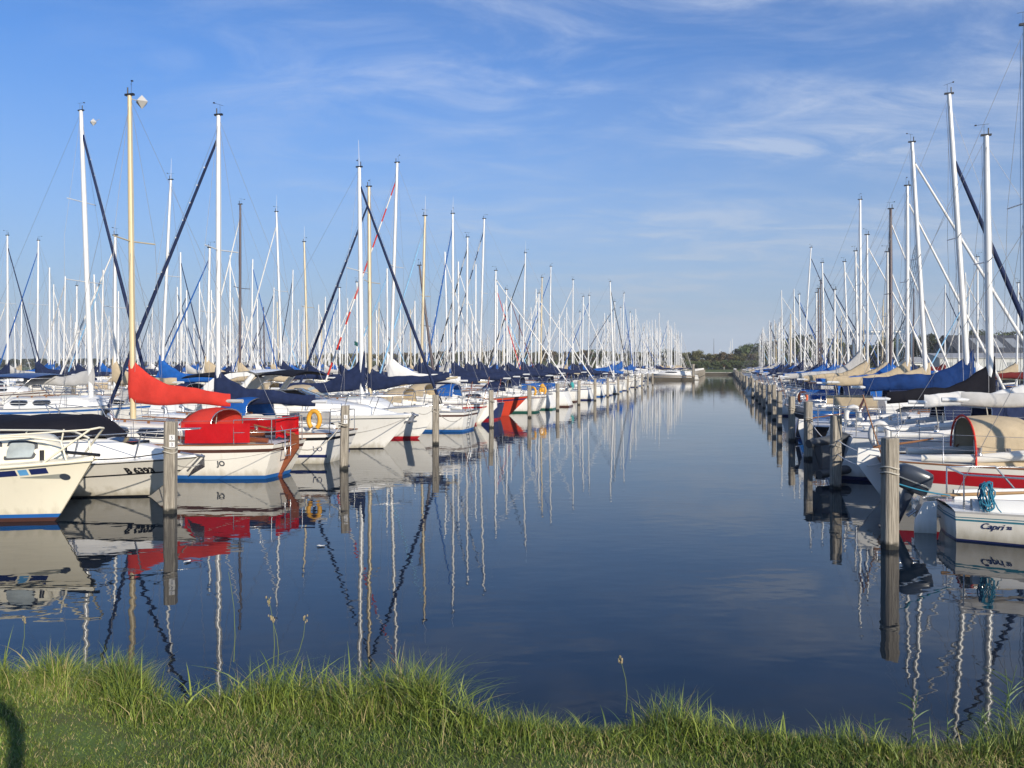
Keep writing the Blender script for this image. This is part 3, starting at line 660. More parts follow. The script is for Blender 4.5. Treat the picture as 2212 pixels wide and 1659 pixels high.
    # rails
    if lod < 2:
        def pulpit():
            mb = MB(); xp = L / 2 - 1.05; r = .0135 if lod == 0 else .016
            b0 = [(xp, sd * (hu.dw(xp) - .07), hu.dz(xp)) for sd in (1, -1)]; tp_ = [(xp + .15, sd * (hu.dw(xp) + .0), hu.dz(xp) + .6) for sd in (1, -1)]
            nose = [(L / 2 + .02, sd * .16, hu.fb + .62) for sd in (1, -1)]
            mb.tube([b0[0], tp_[0], nose[0], nose[1], tp_[1], b0[1]], r, 5)
            for sd, ns in ((1, nose[0]), (-1, nose[1])): mb.tube([(L / 2 - .38, sd * .16, hu.fb), ns], r, 5)
            return mb
        link('pulpit', cached(('pulpit', var, L, lod), pulpit, steel), root)
        def pushpit():
            mb = MB(); r = .0135 if lod == 0 else .016; x0, x1 = -L / 2 + .08, -L / 2 + .95; y0, y1 = hu.dw(x0) - .06, hu.dw(x1) - .05; z0, z1 = hu.dz(x0), hu.dz(x1)
            mb.tube([(x1, y1, z1), (x1, y1, z1 + .6), (x0, y0, z0 + .6), (x0, -y0, z0 + .6), (x1, -y1, z1 + .6), (x1, -y1, z1)], r, 5)
            mb.tube([(x1, y1, z1 + .3), (x0, y0, z0 + .3), (x0, -y0, z0 + .3), (x1, -y1, z1 + .3)], r * .8, 5)
            for sd in (1, -1): mb.tube([(x0, sd * y0, z0), (x0, sd * y0, z0 + .6)], r, 5)
            return mb
        link('pushpit', cached(('pushpit', var, L, lod), pushpit, steel), root)
        def guard():
            mb = MB(); xs_ = [lerp(-L / 2 + .95, L / 2 - 1.0, q / 4) for q in range(5)]
            for sd in (1, -1):
                for x in xs_[1:-1]: mb.tube([(x, sd * (hu.dw(x) - .06), hu.dz(x)), (x, sd * (hu.dw(x) - .06), hu.dz(x) + .6)], .011, 4)
                for dz_ in (.3, .58): mb.tube([(x, sd * (hu.dw(x) - .06), hu.dz(x) + dz_) for x in xs_], .005, 3, caps=False)
            return mb
        link('guardrail', cached(('guardrail', var, L), guard, steel), root)
    if hood and lod < 2:
        hm = COV[hood]; zz0 = hu.dz(xa) + .36; hx0 = xa - .35
        if hoodpos: hx0, zz0 = hoodpos
        link('sprayhood', cached(('sprayhood', var, L, hood, hx0, hoodh), lambda: sprayhood(hx0, hu.B * .33, hoodh, zz0, hoodln), hm), root)
        mbh = MB(); mbh.tube([(hx0, math.cos(a) * hu.B * .325 * (abs(math.sin(a)) ** .12 if 0 < a < math.pi else 1), zz0 + (hoodh - .02) * (math.sin(a) ** .62 if 0 < a < math.pi else 0)) for a in [math.pi * q / 14 for q in range(15)]], .014, 5); obj('hood_hoop', mbh, steel, root)
        def hw():
            mb = MB(); rows = []
            for a in [math.pi * q / 14 for q in range(4, 11)]: rows.append([(hx0 + hoodln * k_, math.cos(a) * hu.B * .33 * (1 - .12 * k_), zz0 + hoodh * q_ * math.sin(a) ** .62 + .02) for k_, q_ in ((.62, .88), (.92, .35))])
            mb.grid(rows, smooth=False); return mb
        link('hood_window', cached(('hood_window', var, L, hx0, hoodh), hw, lglass), root)
    elif hood:
        hm = COV[hood]; link('sprayhood', cached(('sprayhood', var, L, hood), lambda: sprayhood(xa - .35, hu.B * .31, .62, hu.dz(xa) + .36, 1.25), hm), root)
    # extras
    for e in extras:
        e = e if isinstance(e, tuple) else (e,); k = e[0]
        if k == 'rudder':
            rc = e[1] if len(e) > 1 else white; mb = MB(); x1 = hu.xs(hu.fs) ; x0 = hu.xs(-.3); th = .03; zt = hu.fs + .1
            rw = e[2] if len(e) > 2 else .45; prof = [(x0 - .04, -.35), (x0 - rw, -.35), (x0 - rw, .05), (x1 - rw * .95, zt - .25), (x1 - rw * .9, zt + .08), (x1 - .02, zt + .08)]
            mb.add([(x, th, z) for x, z in prof] + [(x, -th, z) for x, z in prof], [tuple(range(6))[::-1], tuple(range(6, 12))] + [(i, (i + 1) % 6, (i + 1) % 6 + 6, i + 6) for i in range(6)])
            obj('rudder', mb, rc, root)
            mb = MB(); mb.tube([(x1 - .12, 0, zt + .1), (x1 + .6, 0, zt + .22), (x1 + 1.0, 0, zt + .3)], [.028, .024, .016], 6); obj('tiller', mb, teak, root)
        if k == 'ladder':
            mb = MB(); x1 = hu.xs(hu.fs) - .06; x0 = hu.xs(0) - .08
            for sd in (.12, .42): mb.tube([(x1 + .1, sd, hu.fs + .35), (x1, sd, hu.fs), (x0, sd, .08)], .014, 5)
            for q in range(4): f = (q + .5) / 4; mb.tube([(lerp(x1, x0, f), .12, lerp(hu.fs, .08, f)), (lerp(x1, x0, f), .42, lerp(hu.fs, .08, f))], .014, 5)
            obj('ladder', mb, steel, root)
        if k == 'horseshoe':
            mb = MB(); x0 = -L / 2 + e[1] if len(e) > 1 else -L / 2 + .5; yy = (hu.dw(x0) + .03) * (e[2] if len(e) > 2 else 1); zc = hu.dz(x0) + .4
            mb.tube([(x0 + .17 * math.cos(a), yy, zc + .24 * math.sin(a) + (.0)) for a in [R(-60 + 300 * q / 14) for q in range(15)]], .065, 8)
            mb2 = mb; obj('lifebuoy', mb2, e[3] if len(e) > 3 else yel, root)
        if k == 'outboard': outboard(root, hu, e[1] if len(e) > 1 else .55)
        if k == 'bag':
            mb = MB(); x0 = -L / 2 + .3; mb.ball((x0, e[2] * hu.dw(x0), hu.dz(x0) + .42), .2, 0, 10, (.9, .6, 1.5)); obj('bag', mb, e[1], root)
        if k == 'fender':
            for q in range(3):
                x0 = L * (-.22 + .2 * q); sd = e[1]; y0 = sd * (hu.dw(x0) + .11); z0 = hu.dz(x0) - .42; mb = MB(); mb.tube([(x0, y0, z0 - .3), (x0, y0, z0 - .24), (x0, y0, z0 + .14), (x0, y0, z0 + .22)], [.03, .1, .1, .03], 8); mb.tube([(x0, y0, z0 + .2), (x0, sd * (hu.dw(x0) - .06), hu.dz(x0) + .3)], .008, 4); obj('fender', mb, fend_w if q % 2 else nvy_p, root)
        if k == 'flag':
            pz = mp_(lerp(zf, H, .42)) + Vector((-.1, .6, 0)); mb = MB(); rows = [[(pz.x + .02 * math.sin(i * 2), pz.y + .02 * i, pz.z - .1 * i + .02 * j * i - j * .08 * 0 - .0) if j == 0 else (pz.x - .3 + .03 * math.sin(i * 3), pz.y + .1, pz.z - .1 * i - .12) for j in (0, 1)] for i in range(4)]
            mb.grid(rows); obj('flag', mb, e[1], root)
        if k == 'solar':
            pass
    if label: tag(root, label, 'sailboat', group)
    return root, hu, (mx_, zb_, H)

def outboard(root, hu, yoff=.55, tilt=.5, big=1.0, dx=0.0, dz=0.0):
    x0 = hu.xs(hu.fs) - .05 + dx; z0 = hu.fs - .12 + dz; k = big; oe = empty('outboard_motor', (x0, yoff, z0)); oe.parent = root; oe.rotation_euler = (0, tilt, 0)
    mb = MB(); rows = []
    for (z, sx, sy, ox) in ((.0, .15, .11, -.18), (.03, .20, .14, -.20), (.14, .215, .15, -.21), (.15, .225, .158, -.21), (.27, .22, .15, -.22), (.315, .18, .12, -.2), (.33, .1, .06, -.18), (.332, .02, .02, -.18)):
        rows.append([(k * (ox + sx * math.copysign(abs(math.cos(a)) ** .45, math.cos(a))), k * sy * math.copysign(abs(math.sin(a)) ** .45, math.sin(a)), k * (z + .12)) for a in [2 * math.pi * q / 16 for q in range(16)]])
    mb.grid(rows, smooth=True, closed=True); mb.add(rows[0], [tuple(range(16))[::-1]]); cw_ = obj('cowling', mb, dgrey, oe); mb = MB(); mb.box((-.21 * k, 0, .255 * k), (.40 * k, .322 * k, .022)); obj('cowl_band', mb, steel, cw_)
    mb = MB(); mb.tube([(-.2 * k, 0, .14 * k), (-.2 * k, 0, -.42 * k)], [.075 * k, .055 * k], 8); mb.box((-.2 * k, 0, -.46 * k), (.3 * k, .16 * k, .02)); mb.tube([(-.2 * k, 0, -.45 * k), (-.2 * k, 0, -.66 * k)], [.05 * k, .04 * k], 8)
    mb.tube([(-.36 * k, 0, -.62 * k), (-.3 * k, 0, -.62 * k), (-.08 * k, 0, -.62 * k), (-.02 * k, 0, -.62 * k)], [.02, .05 * k, .05 * k, .01], 8); obj('leg', mb, dgrey, oe)
    mb = MB()
    for q in range(3):
        a = q * 2.094; c_, s_ = math.cos(a), math.sin(a); mb.add([(-.38 * k, 0, -.62 * k), (-.36 * k, .11 * k * c_ - .03 * s_, -.62 * k + .11 * k * s_ + .03 * c_), (-.40 * k, .12 * k * c_ + .03 * s_, -.62 * k + .12 * k * s_ - .03 * c_)], [(0, 1, 2), (2, 1, 0)])
    obj('propeller', mb, steel, oe)
    mb = MB(); mb.box((-.02, 0, .02), (.12, .2, .22)); mb.tube([(-.05, .05, .1), (.25, .08, .28), (.4, .08, .3)], .018, 6); mb.tube([(-.12, .06, -.25), (.05, .06, .05)], .016, 6); mb.tube([(-.12, -.06, -.25), (.05, -.06, .05)], .016, 6); obj('bracket', mb, steel, oe)


# ------------------------------------------------------------------ mooring piles
def pile(p, h, lab, grp, wdt=.2, lean=(0, 0), sign=None):
    root = empty('mooring_pile', (p.x, p.y, 0), rnd.uniform(-.12, .12)) if sign else None
    mb = MB(); c = wdt * .16; q = wdt / 2
    ring = [(-q + c, -q), (q - c, -q), (q, -q + c), (q, q - c), (q - c, q), (-q + c, q), (-q, q - c), (-q, -q + c)]
    tz = [rnd.uniform(-.012, .012) for _ in range(8)]
    rows = [[(x + lean[0] * f, y + lean[1] * f, lerp(-.5, h, f) + (tz[i] if f == 1 else 0)) for i, (x, y) in enumerate(ring)] for f in (0, .5, 1)]
    rows.append([(x * .93 + lean[0], y * .93 + lean[1], h + .012 + tz[i]) for i, (x, y) in enumerate(ring)])
    mb.grid(rows, smooth=False, closed=True); mb.add(rows[-1], [tuple(range(8))])
    if sign:
        obj('post', mb, pilem, root)
        for k, ch in enumerate(sign):
            z = h - .27 - k * .125; m2_ = MB(); m2_.box((q - .025, -q - .004, z), (.1, .006, .1)); so_ = obj('number_plate', m2_, sailw, root)
            me = text_mesh(ch, .09); me.materials.clear(); me.materials.append(nvy_p)
            for v in me.vertices: v.co = (q - .05 + v.co.x, -q - .010, z - .03 + v.co.y)
            link('digit', me, so_)
        tag(root, lab, 'mooring pile', grp); return root
    o = obj('mooring_pile', mb, pilem); o.location = (p.x, p.y, 0); o.rotation_euler = (0, 0, rnd.uniform(-.15, .15))
    tag(o, lab, 'mooring pile', grp); return o
LPX = [(367, 1108), (742, 1013), (941, 960), (1062, 923.7), (1144, 902), (1204, 887), (1250, 874.5), (1285, 865.4), (1312.5, 858), (1336, 851.7), (1355.5, 846.2), (1372, 841.6), (1386.4, 838), (1399, 835), (1410, 831.8)]
LH = [1.66, 1.64, 1.68, 1.62, 1.66, 1.62, 1.66, 1.7, 1.65, 1.65, 1.65, 1.7, 1.66, 1.7, 1.66]
for i, (a, b_) in enumerate(LPX):
    p = pix(a, b_); pile(p, LH[i], ORD[i] + ' grey wooden mooring pile along the left side of the channel', 'wooden mooring piles', .205 if i < 3 else .2, (rnd.uniform(-.05, .05), rnd.uniform(-.04, .04)), sign=('5', '3') if i == 0 else (('5', '5') if i == 1 else None))
RS = [13.0, 19.0, 24.7] + [24.7 + 5.85 * k for k in range(1, 29)]
for i, s_ in enumerate(RS):
    u_ = (-2.36, -2.35, -2.33)[i] if i < 3 else -2.36 + rnd.uniform(-.1, .1)
    pile(P(s_, u_), (1.62, 1.6, 1.66)[i] if i < 3 else rnd.uniform(1.45, 1.8), ordn(i) + ' grey wooden mooring pile along the right side of the channel', 'wooden mooring piles', .205 if i < 3 else .195, (rnd.uniform(-.03, .03), 0))

for o in [q for q in C.objects if q.name.startswith('mooring_pile')]:
    if o.location.y < 60:
        for zz_ in ([1.12, 1.2] if rnd.random() < .6 else [.95]):
            mb = MB(); mb.tube([(.125 * math.cos(a), .125 * math.sin(a), zz_ + .02 * math.sin(a * 2)) for a in [2 * math.pi * q / 12 for q in range(13)]], .013, 5); obj('rope_loop', mb, rnd.choice([rope_m, blk, rope_m]), o)
# ------------------------------------------------------------------ the named near boats, left side
GL = 'boats moored along the left side of the channel'
def bimini(root, x0, x1, w_, z, m, h0, posts=True):
    mb = MB(); rows = [[(lerp(x0, x1, i / 8), lerp(-w_, w_, j / 8), z + .14 * (1 - abs(j / 4 - 1) ** 2.4) + .07 * math.sin(math.pi * i / 8)) for j in range(9)] for i in range(9)]
    mb.grid(rows); low = [[(x, y, z_ - .03) for x, y, z_ in r] for r in rows]; mb.grid(low); obj('bimini', mb, m, root)
    if posts:
        mb = MB(); xm = (x0 + x1) / 2
        for xx in (x0, xm, x1): mb.tube([(xm, w_, h0), (xx, w_, z), (xx, -w_, z), (xm, -w_, h0)], .013, 4)
        obj('bimini_frame', mb, steel, root)

# 1. cream cruiser, bow towards the channel
hu = Hull(6.8, 2.5, 1.12, .90, .85, ob=.80, os=-.1, tw=.8, fl=.80, bp=1.9, pwb=1.25, pw=.5)
loc, rz = base_loc(11.62, 10.45, 6.8, 'bow', 1); cr = empty('motor_cruiser', loc, rz)
obj('hull', hu.hull_mesh([('a', -.03, 2, 1), ('a', .07, 2, 1), ('a', .135, 1, 1), ('r', 0, 0, 6)], 40), [cream, blu_p, brn_p], cr)
dk = obj('deck', hu.deck_mesh((.08, .34), .7, .4, 40), cream, cr); obj('rubbing_strake', hu.sheer_rail(.032, off=.012, dz=-.03, n=6), cream, cr)
tb, sf, rt = trunk(hu, -1.3, 2.85, .92, .46, front=.7, n=24, tumble=.14); cb = obj('cabin', tb, cream, cr)
for sd in (1, -1):
    for (a, b_, nm) in ((2.02, 2.42, 'f'), (1.1, 1.9, 'm'), (-.5, .9, 'a')):
        wf = obj('window', win(sf, a - .04, b_ + .04, .12, .86, sd, .006, n=24, sq=16), rubber, cb); obj('pane', win(sf, a, b_, .20, .78, sd, .014, n=24, sq=16), lglass, wf)
mb = MB(); r = .019
for sd in (1, -1):
    pts = [(-2.2, sd * (hu.dw(-2.2) - .05), hu.dz(-2.2) + .52), (0, sd * (hu.dw(0) - .06), hu.dz(0) + .52), (1.6, sd * (hu.dw(1.6) - .08), hu.dz(1.6) + .5), (2.5, sd * (hu.dw(2.5) - .06), hu.dz(2.5) + .46), (3.0, sd * (hu.dw(3.0) + .0), hu.dz(3.0) + .34), (3.08, sd * hu.dw(3.05), hu.dz(3.08))]
    mb.tube(pts, r, 7)
    for x in (-2.2, -.6, .9, 2.1): mb.tube([(x - .12, sd * (hu.dw(x) - .07), hu.dz(x)), (x, sd * (hu.dw(x) - .06), hu.dz(x) + .51)], r * .85, 6)
    mb.tube([(2.75, sd * (hu.dw(2.75) - .03), hu.dz(2.75)), (3.45, sd * .15, hu.fb + .5)], r, 7)
mb.tube([(3.45, .15, hu.fb + .5), (3.5, 0, hu.fb + .52), (3.45, -.15, hu.fb + .5)], r, 7); mb.tube([(1.9, -(hu.dw(1.9) - .08), hu.dz(1.9) + .5), (3.45, -.15, hu.fb + .5)], r * .8, 6)
obj('bow_rail', mb, cream, cr)
mb = MB(); mb.tube([(2.55, -.25, hu.dz(2.55)), (2.55, -.25, hu.dz(2.55) + .2)], .035, 8); mb.tube([(2.55, .25, hu.dz(2.55)), (2.55, .25, hu.dz(2.55) + .2)], .035, 8); mb.tube([(2.4, 0, hu.fb + .1), (3.5, 0, hu.fb + .05)], .03, 6); obj('bollard', mb, blk, cr)
for a, b_, m_ in ((-.2, 2.33, nvy_p), (2.36, 2.49, mat('sky_blue_paint', (.12, .38, .72), .3)), (2.52, 2.76, nvy_p)):
    for sd in (1, -1): obj('stripe', hu.patch(sd, [(lerp(a, b_, q / 6), hu.h(hu.T(lerp(a, b_, q / 6), .8)) - .21, hu.h(hu.T(lerp(a, b_, q / 6), .8)) - .11) for q in range(7)]), m_, cr)
for sd in (1, -1):
    obj('bow_emblem', hu.patch(sd, [(2.35 + .62 * q / 8, .80 - .035 * q / 8, .812 + .05 * q / 8) for q in range(9)]), mat('emblem_grey', (.30, .31, .27), .4), cr)
    obj('bow_badge', hu.patch(sd, [(2.95 + .07 * math.cos(math.pi * (1 - q / 8)), .80 - .06 * math.sin(math.pi * q / 8), .80 + .06 * math.sin(math.pi * q / 8)) for q in range(9)], .010), dgrey, cr)
tag(cr, 'cream motor cruiser with blue dashes and cream bow rail, nearest boat on the left', 'motorboat', GL)

# 2. white sports cruiser with black cockpit cover
hu = Hull(8.0, 2.75, .86, .66, .7, ob=1.15, os=-.2, tw=.85, fl=.84, bp=2.0, pwb=1.2)
loc, rz = base_loc(14.3, 10.35, 8.0, 'bow', 1); sp_ = empty('motor_cruiser', loc, rz)
obj('hull', hu.hull_mesh([('a', .035, 2, 1), ('r', -.32, 0, 4), ('r', -.285, 1, 1), ('r', -.04, 0, 3), ('r', -.015, 1, 1), ('r', 0, 0, 1)], 40), [white2, blk_p, blk_p], sp_)
obj('deck', hu.deck_mesh(nst=40), white, sp_)
tb, sf, rt = trunk(hu, -3.3, 3.7, 1.15, .56, front=3.2, n=30, tumble=.26, roofround=.6); cb = obj('deckhouse', tb, white, sp_)
for sd in (1, -1): obj('porthole', win(sf, .75, 1.25, .30, .62, sd, .012), glass, cb)
mb = MB(); rows = []
for i in range(9):
    x = lerp(2.1, 2.7, i / 8); zc = rt(x); rows.append([(x, lerp(-.28, .28, j / 4), zc + .035 - .03 * abs(j / 2 - 1)) for j in range(5)])
mb.grid(rows, smooth=False); mb.box((2.4, 0, rt(2.4) - .03), (.5, .5, .06)); obj('hatch', mb, glass, cb)
mb = MB(); rows = []
for i in range(21):
    f = i / 20; x = lerp(-3.4, 2.05, f); zt = (1.18 + .5 * min(1, (2.05 - x) / .8) ** .8 - .03 * max(0, 1.2 - x) + .02 * math.sin(x * 5)); w_ = min(.93, hu.dw(x) - .3) * (.45 + .55 * min(1, (2.05 - x) / 1.1) ** .6); zb0 = hu.dz(x) + .50
    rows.append([(x, w_ * math.cos(a) * (1 if abs(math.cos(a)) > .99 else 1), zb0 + (zt - zb0) * (math.sin(a) ** .55 if 0 < a < math.pi else 0)) for a in [math.pi * q / 12 for q in range(13)]])
mb.grid(rows); mb.add(rows[0], [tuple(range(13))]); obj('cockpit_cover', mb, black, sp_)
mb = MB(); r = .013
for sd in (1, -1):
    pts = [(-1.5, sd * (hu.dw(-1.5) - .05), hu.dz(-1.5) + .55), (1.0, sd * (hu.dw(1) - .05), hu.dz(1) + .55), (2.6, sd * (hu.dw(2.6) - .03), hu.dz(2.6) + .56), (3.95, sd * .18, hu.fb + .56), (4.02, 0, hu.fb + .56)]
    mb.tube(pts, r, 6)
    for x in (-.6, .8, 2.0, 3.1): mb.tube([(x - .18, sd * (hu.dw(x) - .06), hu.dz(x)), (x, sd * (hu.dw(x) - .04), hu.dz(x) + .55)], r, 5)
obj('bow_rail', mb, steel, sp_)
for sd in (1, -1): hull_text(hu, 'B 6393', .17, 3.08 if sd > 0 else 2.72, .53, sd, blk_p, sp_, .009, name='registration')
mb = MB(); mb.tube([(3.6, 0, .92), (4.15, 0, .86)], .03, 6); mb.tube([(4.1, 0, .9), (3.75, 0, .55)], .02, 6); mb.add([(4.15, 0, .86), (4.02, .2, .62), (3.75, .0, .42), (4.02, -.2, .62), (4.1, 0, .7)], [(0, 1, 4), (0, 4, 3), (1, 2, 4), (4, 2, 3), (4, 1, 0), (3, 4, 0), (4, 2, 1), (3, 2, 4)]); obj('anchor', mb, steel, sp_)
tag(sp_, 'white sports motorboat with black cockpit cover and registration lettering at the bow', 'motorboat', GL)
# ensign staff with the black yellow red flag
# 3. boat with red covers
rb, hu, inf = sailboat(17.75, 10.25, 'stern', 1, foot=288, top=(280, 207), var=1, L=7.1, hullc=white2, boot='blue', stripe='brown', cover='red', jib=None, mast='wooden', hood='red', mr=.075,
    label='old white sailing boat with red sail cover, red sprayhood and brown rudder', group=GL, zb=1.80, coverlen=2.95, covh=1.12, covd=2.6, covk=.9, hoodpos=(-1.8, .92), hoodh=.72, extras=[('rudder', varn, .24)], under=blu_p)
def reflector(mo, p, sz):
    mb = MB(); v = [(sz, 0, 0), (-sz, 0, 0), (0, sz, 0), (0, -sz, 0), (0, 0, sz), (0, 0, -sz)]
    mb.add([(p[0] + a, p[1] + b_, p[2] + c) for a, b_, c in v], [(0, 2, 4), (2, 1, 4), (1, 3, 4), (3, 0, 4), (2, 0, 5), (1, 2, 5), (3, 1, 5), (0, 3, 5)]); mb.tube([(p[0] + .3, p[1], p[2] + .1), p], .01, 4); obj('radar_reflector', mb, grey_c, mo)
def mast_of(r): return [c for c in r.children if c.name.split('.')[0] == 'mast'][0]
reflector(mast_of(rb), (inf[0] - .30, .05, inf[2] - .2), .18)
hull_text(hu, 'JO', .17, -2.2, .33, 1, dgrey, rb, .006)
for sd in (1, -1):
    mb = MB(); rows = []
    for i in range(13):
        x = lerp(-2.98, -1.42, i / 12); y = sd * (hu.dw(x) - .045); rows.append([(x, y + sd * .012 * math.sin(i * 1.3 + j), hu.dz(x) + .06 + j * .115) for j in range(5)])
    mb.grid(rows); obj('dodger', mb, red_d, rb)
mb = MB(); rows = []
for i in range(9):
    x = lerp(-3.35, -2.8, i / 8); rows.append([(x, -(hu.dw(x) - .05) + .0 * j, hu.dz(x) + .25 + j * .12) for j in range(4)])
mb.grid(rows); rows = [[(-3.3 + .03 * math.sin(j), lerp(-.85, .2, j / 8), hu.fs + .1 + k * .12 + .03 * math.sin(j * 2)) for j in range(9)] for k in range(5)]; mb.grid(rows); obj('cockpit_canvas', mb, red_d, rb)
mb = MB()
for sd in (1, -1): mb.tube([(-3.3, sd * .6, hu.fs + .08), (-2.2, sd * .72, hu.dz(-2) + .16), (-.9, sd * .78, hu.dz(-1) + .2)], [.06, .1, .1], 6)
obj('cockpit_coaming', mb, varn, rb)
mb = MB()
for sd in (.25, .5):
    x1 = hu.xs(hu.fs) - .05; mb.tube([(x1 + .1, sd, hu.fs + .3), (x1 - .1, sd, hu.fs + .32), (x1 - .1, sd, hu.fs - .3)], .013, 5)
mb.tube([(x1 - .1, .25, hu.fs - .05), (x1 - .1, .5, hu.fs - .05)], .013, 5); mb.tube([(x1 - .1, .25, hu.fs - .28), (x1 - .1, .5, hu.fs - .28)], .013, 5); obj('ladder', mb, steel, rb)
# 4. navy striped yacht with yellow horseshoe
nb, hu, _ = sailboat(20.9, 10.35, 'stern', 1, foot=472, top=(472, 250), var=1, L=8.2, hullc=white, boot=None, stripe='black', cover='navy', jib='navy', mast='silver', hood='blue', mr=.082, jibr=.062,
    label='white yacht with twin navy stripes, navy sail cover and yellow horseshoe buoy', group=GL, zb=1.66, coverlen=3.25, covh=1.0, extras=[('horseshoe', .45, 1), ('fender', 1)], under=scum)
for sd in (1, -1): obj('stripe', hu.patch(sd, [(x / 10, .17 + .0006 * (x / 10) ** 2, .25 + .0006 * (x / 10) ** 2) for x in range(-39, 34, 2)]), nvy_p, nb)
hull_text(hu, 'LO', .2, -3.55, .36, 1, nvy_p, nb)
# 5. big white cruiser with arch
hu = Hull(9.6, 3.2, 1.12, 1.1, 1.0, ob=1.0, os=-.3, tw=.88, fl=.84, bp=2.1, pwb=1.25)
loc, rz = base_loc(24.5, 9.75, 9.6, 'bow', 1); bc = empty('motor_cruiser', loc, rz)
obj('hull', hu.hull_mesh([('a', .03, 1, 1), ('r', -.12, 0, 5), ('r', -.09, 1, 1), ('r', 0, 0, 1)], 36), [white, blk_p], bc)
obj('deck', hu.deck_mesh(nst=36), white, bc)
tb, sf, rt = trunk(hu, -4.3, 4.35, 1.4, .46, front=3.4, n=28, tumble=.25, roofround=.6); cb = obj('deckhouse', tb, white, bc)
for sd in (1, -1):
    for x in (1.15, 2.35, .0): obj('porthole', hu.patch(sd, [(x + .2 * math.cos(math.pi * (1 - q / 10)) , .83 - .065 * math.sin(math.pi * q / 10) ** .6, .83 + .065 * math.sin(math.pi * q / 10) ** .6) for q in range(11)]), glass, bc)
mb = MB(); rows = []
for k in range(5):
    f = k / 4; rows.append([(1.9 - f * 1.25 - .9 * (1 - math.sin(a)) * (1 - .2 * f), 1.25 * math.cos(a) * (1 - .12 * f), hu.dz(1) + .38 + f * .42) for a in [math.pi * q / 12 for q in range(13)]])
mb.grid(rows); ws = obj('windscreen', mb, glass, bc)
mb = MB(); mb.tube(rows[-1], .022, 6); mb.tube([rows[0][6], rows[4][6]], .02, 5); mb.tube([rows[0][3], rows[4][3]], .02, 5); mb.tube([rows[0][9], rows[4][9]], .02, 5); obj('screen_frame', mb, steel, ws)
mb = MB()
prof = [(-2.55, 1.35), (-2.05, 1.85), (-1.5, 2.28), (-.9, 2.46), (-.3, 2.5)]
for sd in (1, -1):
    rows = []
    for i, (x, z) in enumerate(prof): w_ = .34 - .04 * i; y = sd * (1.38 - .1 * i / 4); rows.append([(x - w_ * .6, y, z), (x - w_ * .6, y - sd * .1, z), (x + w_ * .6, y - sd * .1, z - .12), (x + w_ * .6, y, z - .12)])
    mb.grid(rows, smooth=False, closed=True)
    mb.tube([(-1.0, sd * 1.36, 1.35), (-.55, sd * 1.3, 2.0), (-.2, sd * 1.28, 2.4)], [.14, .1, .08], 6)
rows = [[(x, lerp(-1.3, 1.3, j / 6), z + .05 * math.sin(math.pi * j / 6)) for j in range(7)] for (x, z) in ((-1.3, 2.34), (-.9, 2.47), (-.35, 2.54), (-.1, 2.46))]; mb.grid(rows); obj('arch', mb, white, bc)
bimini(bc, -3.0, -1.3, 1.2, 2.28, black, 1.3, False); bimini(bc, -.15, 1.15, 1.15, 2.36, black, 1.3, False)
mb = MB(); r = .014
for sd in (1, -1):
    mb.tube([(-.5, sd * (hu.dw(-.5) - .05), hu.dz(-.5) + .5), (2.5, sd * (hu.dw(2.5) - .04), hu.dz(2.5) + .6), (4.6, sd * .3, hu.fb + .62), (4.8, 0, hu.fb + .62)], r, 6)
    for x in (.6, 1.9, 3.0, 3.9): mb.tube([(x - .25, sd * (hu.dw(x) - .08), hu.dz(x)), (x, sd * (hu.dw(x) - .04), hu.dz(x) + .6)], r, 5)
obj('bow_rail', mb, steel, bc)
mb = MB(); mb.tube([(4.5, 0, 1.16), (5.0, 0, 1.1)], .035, 6); mb.tube([(4.9, 0, 1.1), (4.65, 0, .85)], .05, 5); mb.box((4.75, 0, .9), (.3, .25, .05)); obj('anchor', mb, steel, bc)
tag(bc, 'large glossy white motor cruiser with white arch, black sun canopy and dark windscreen', 'motorboat', GL)
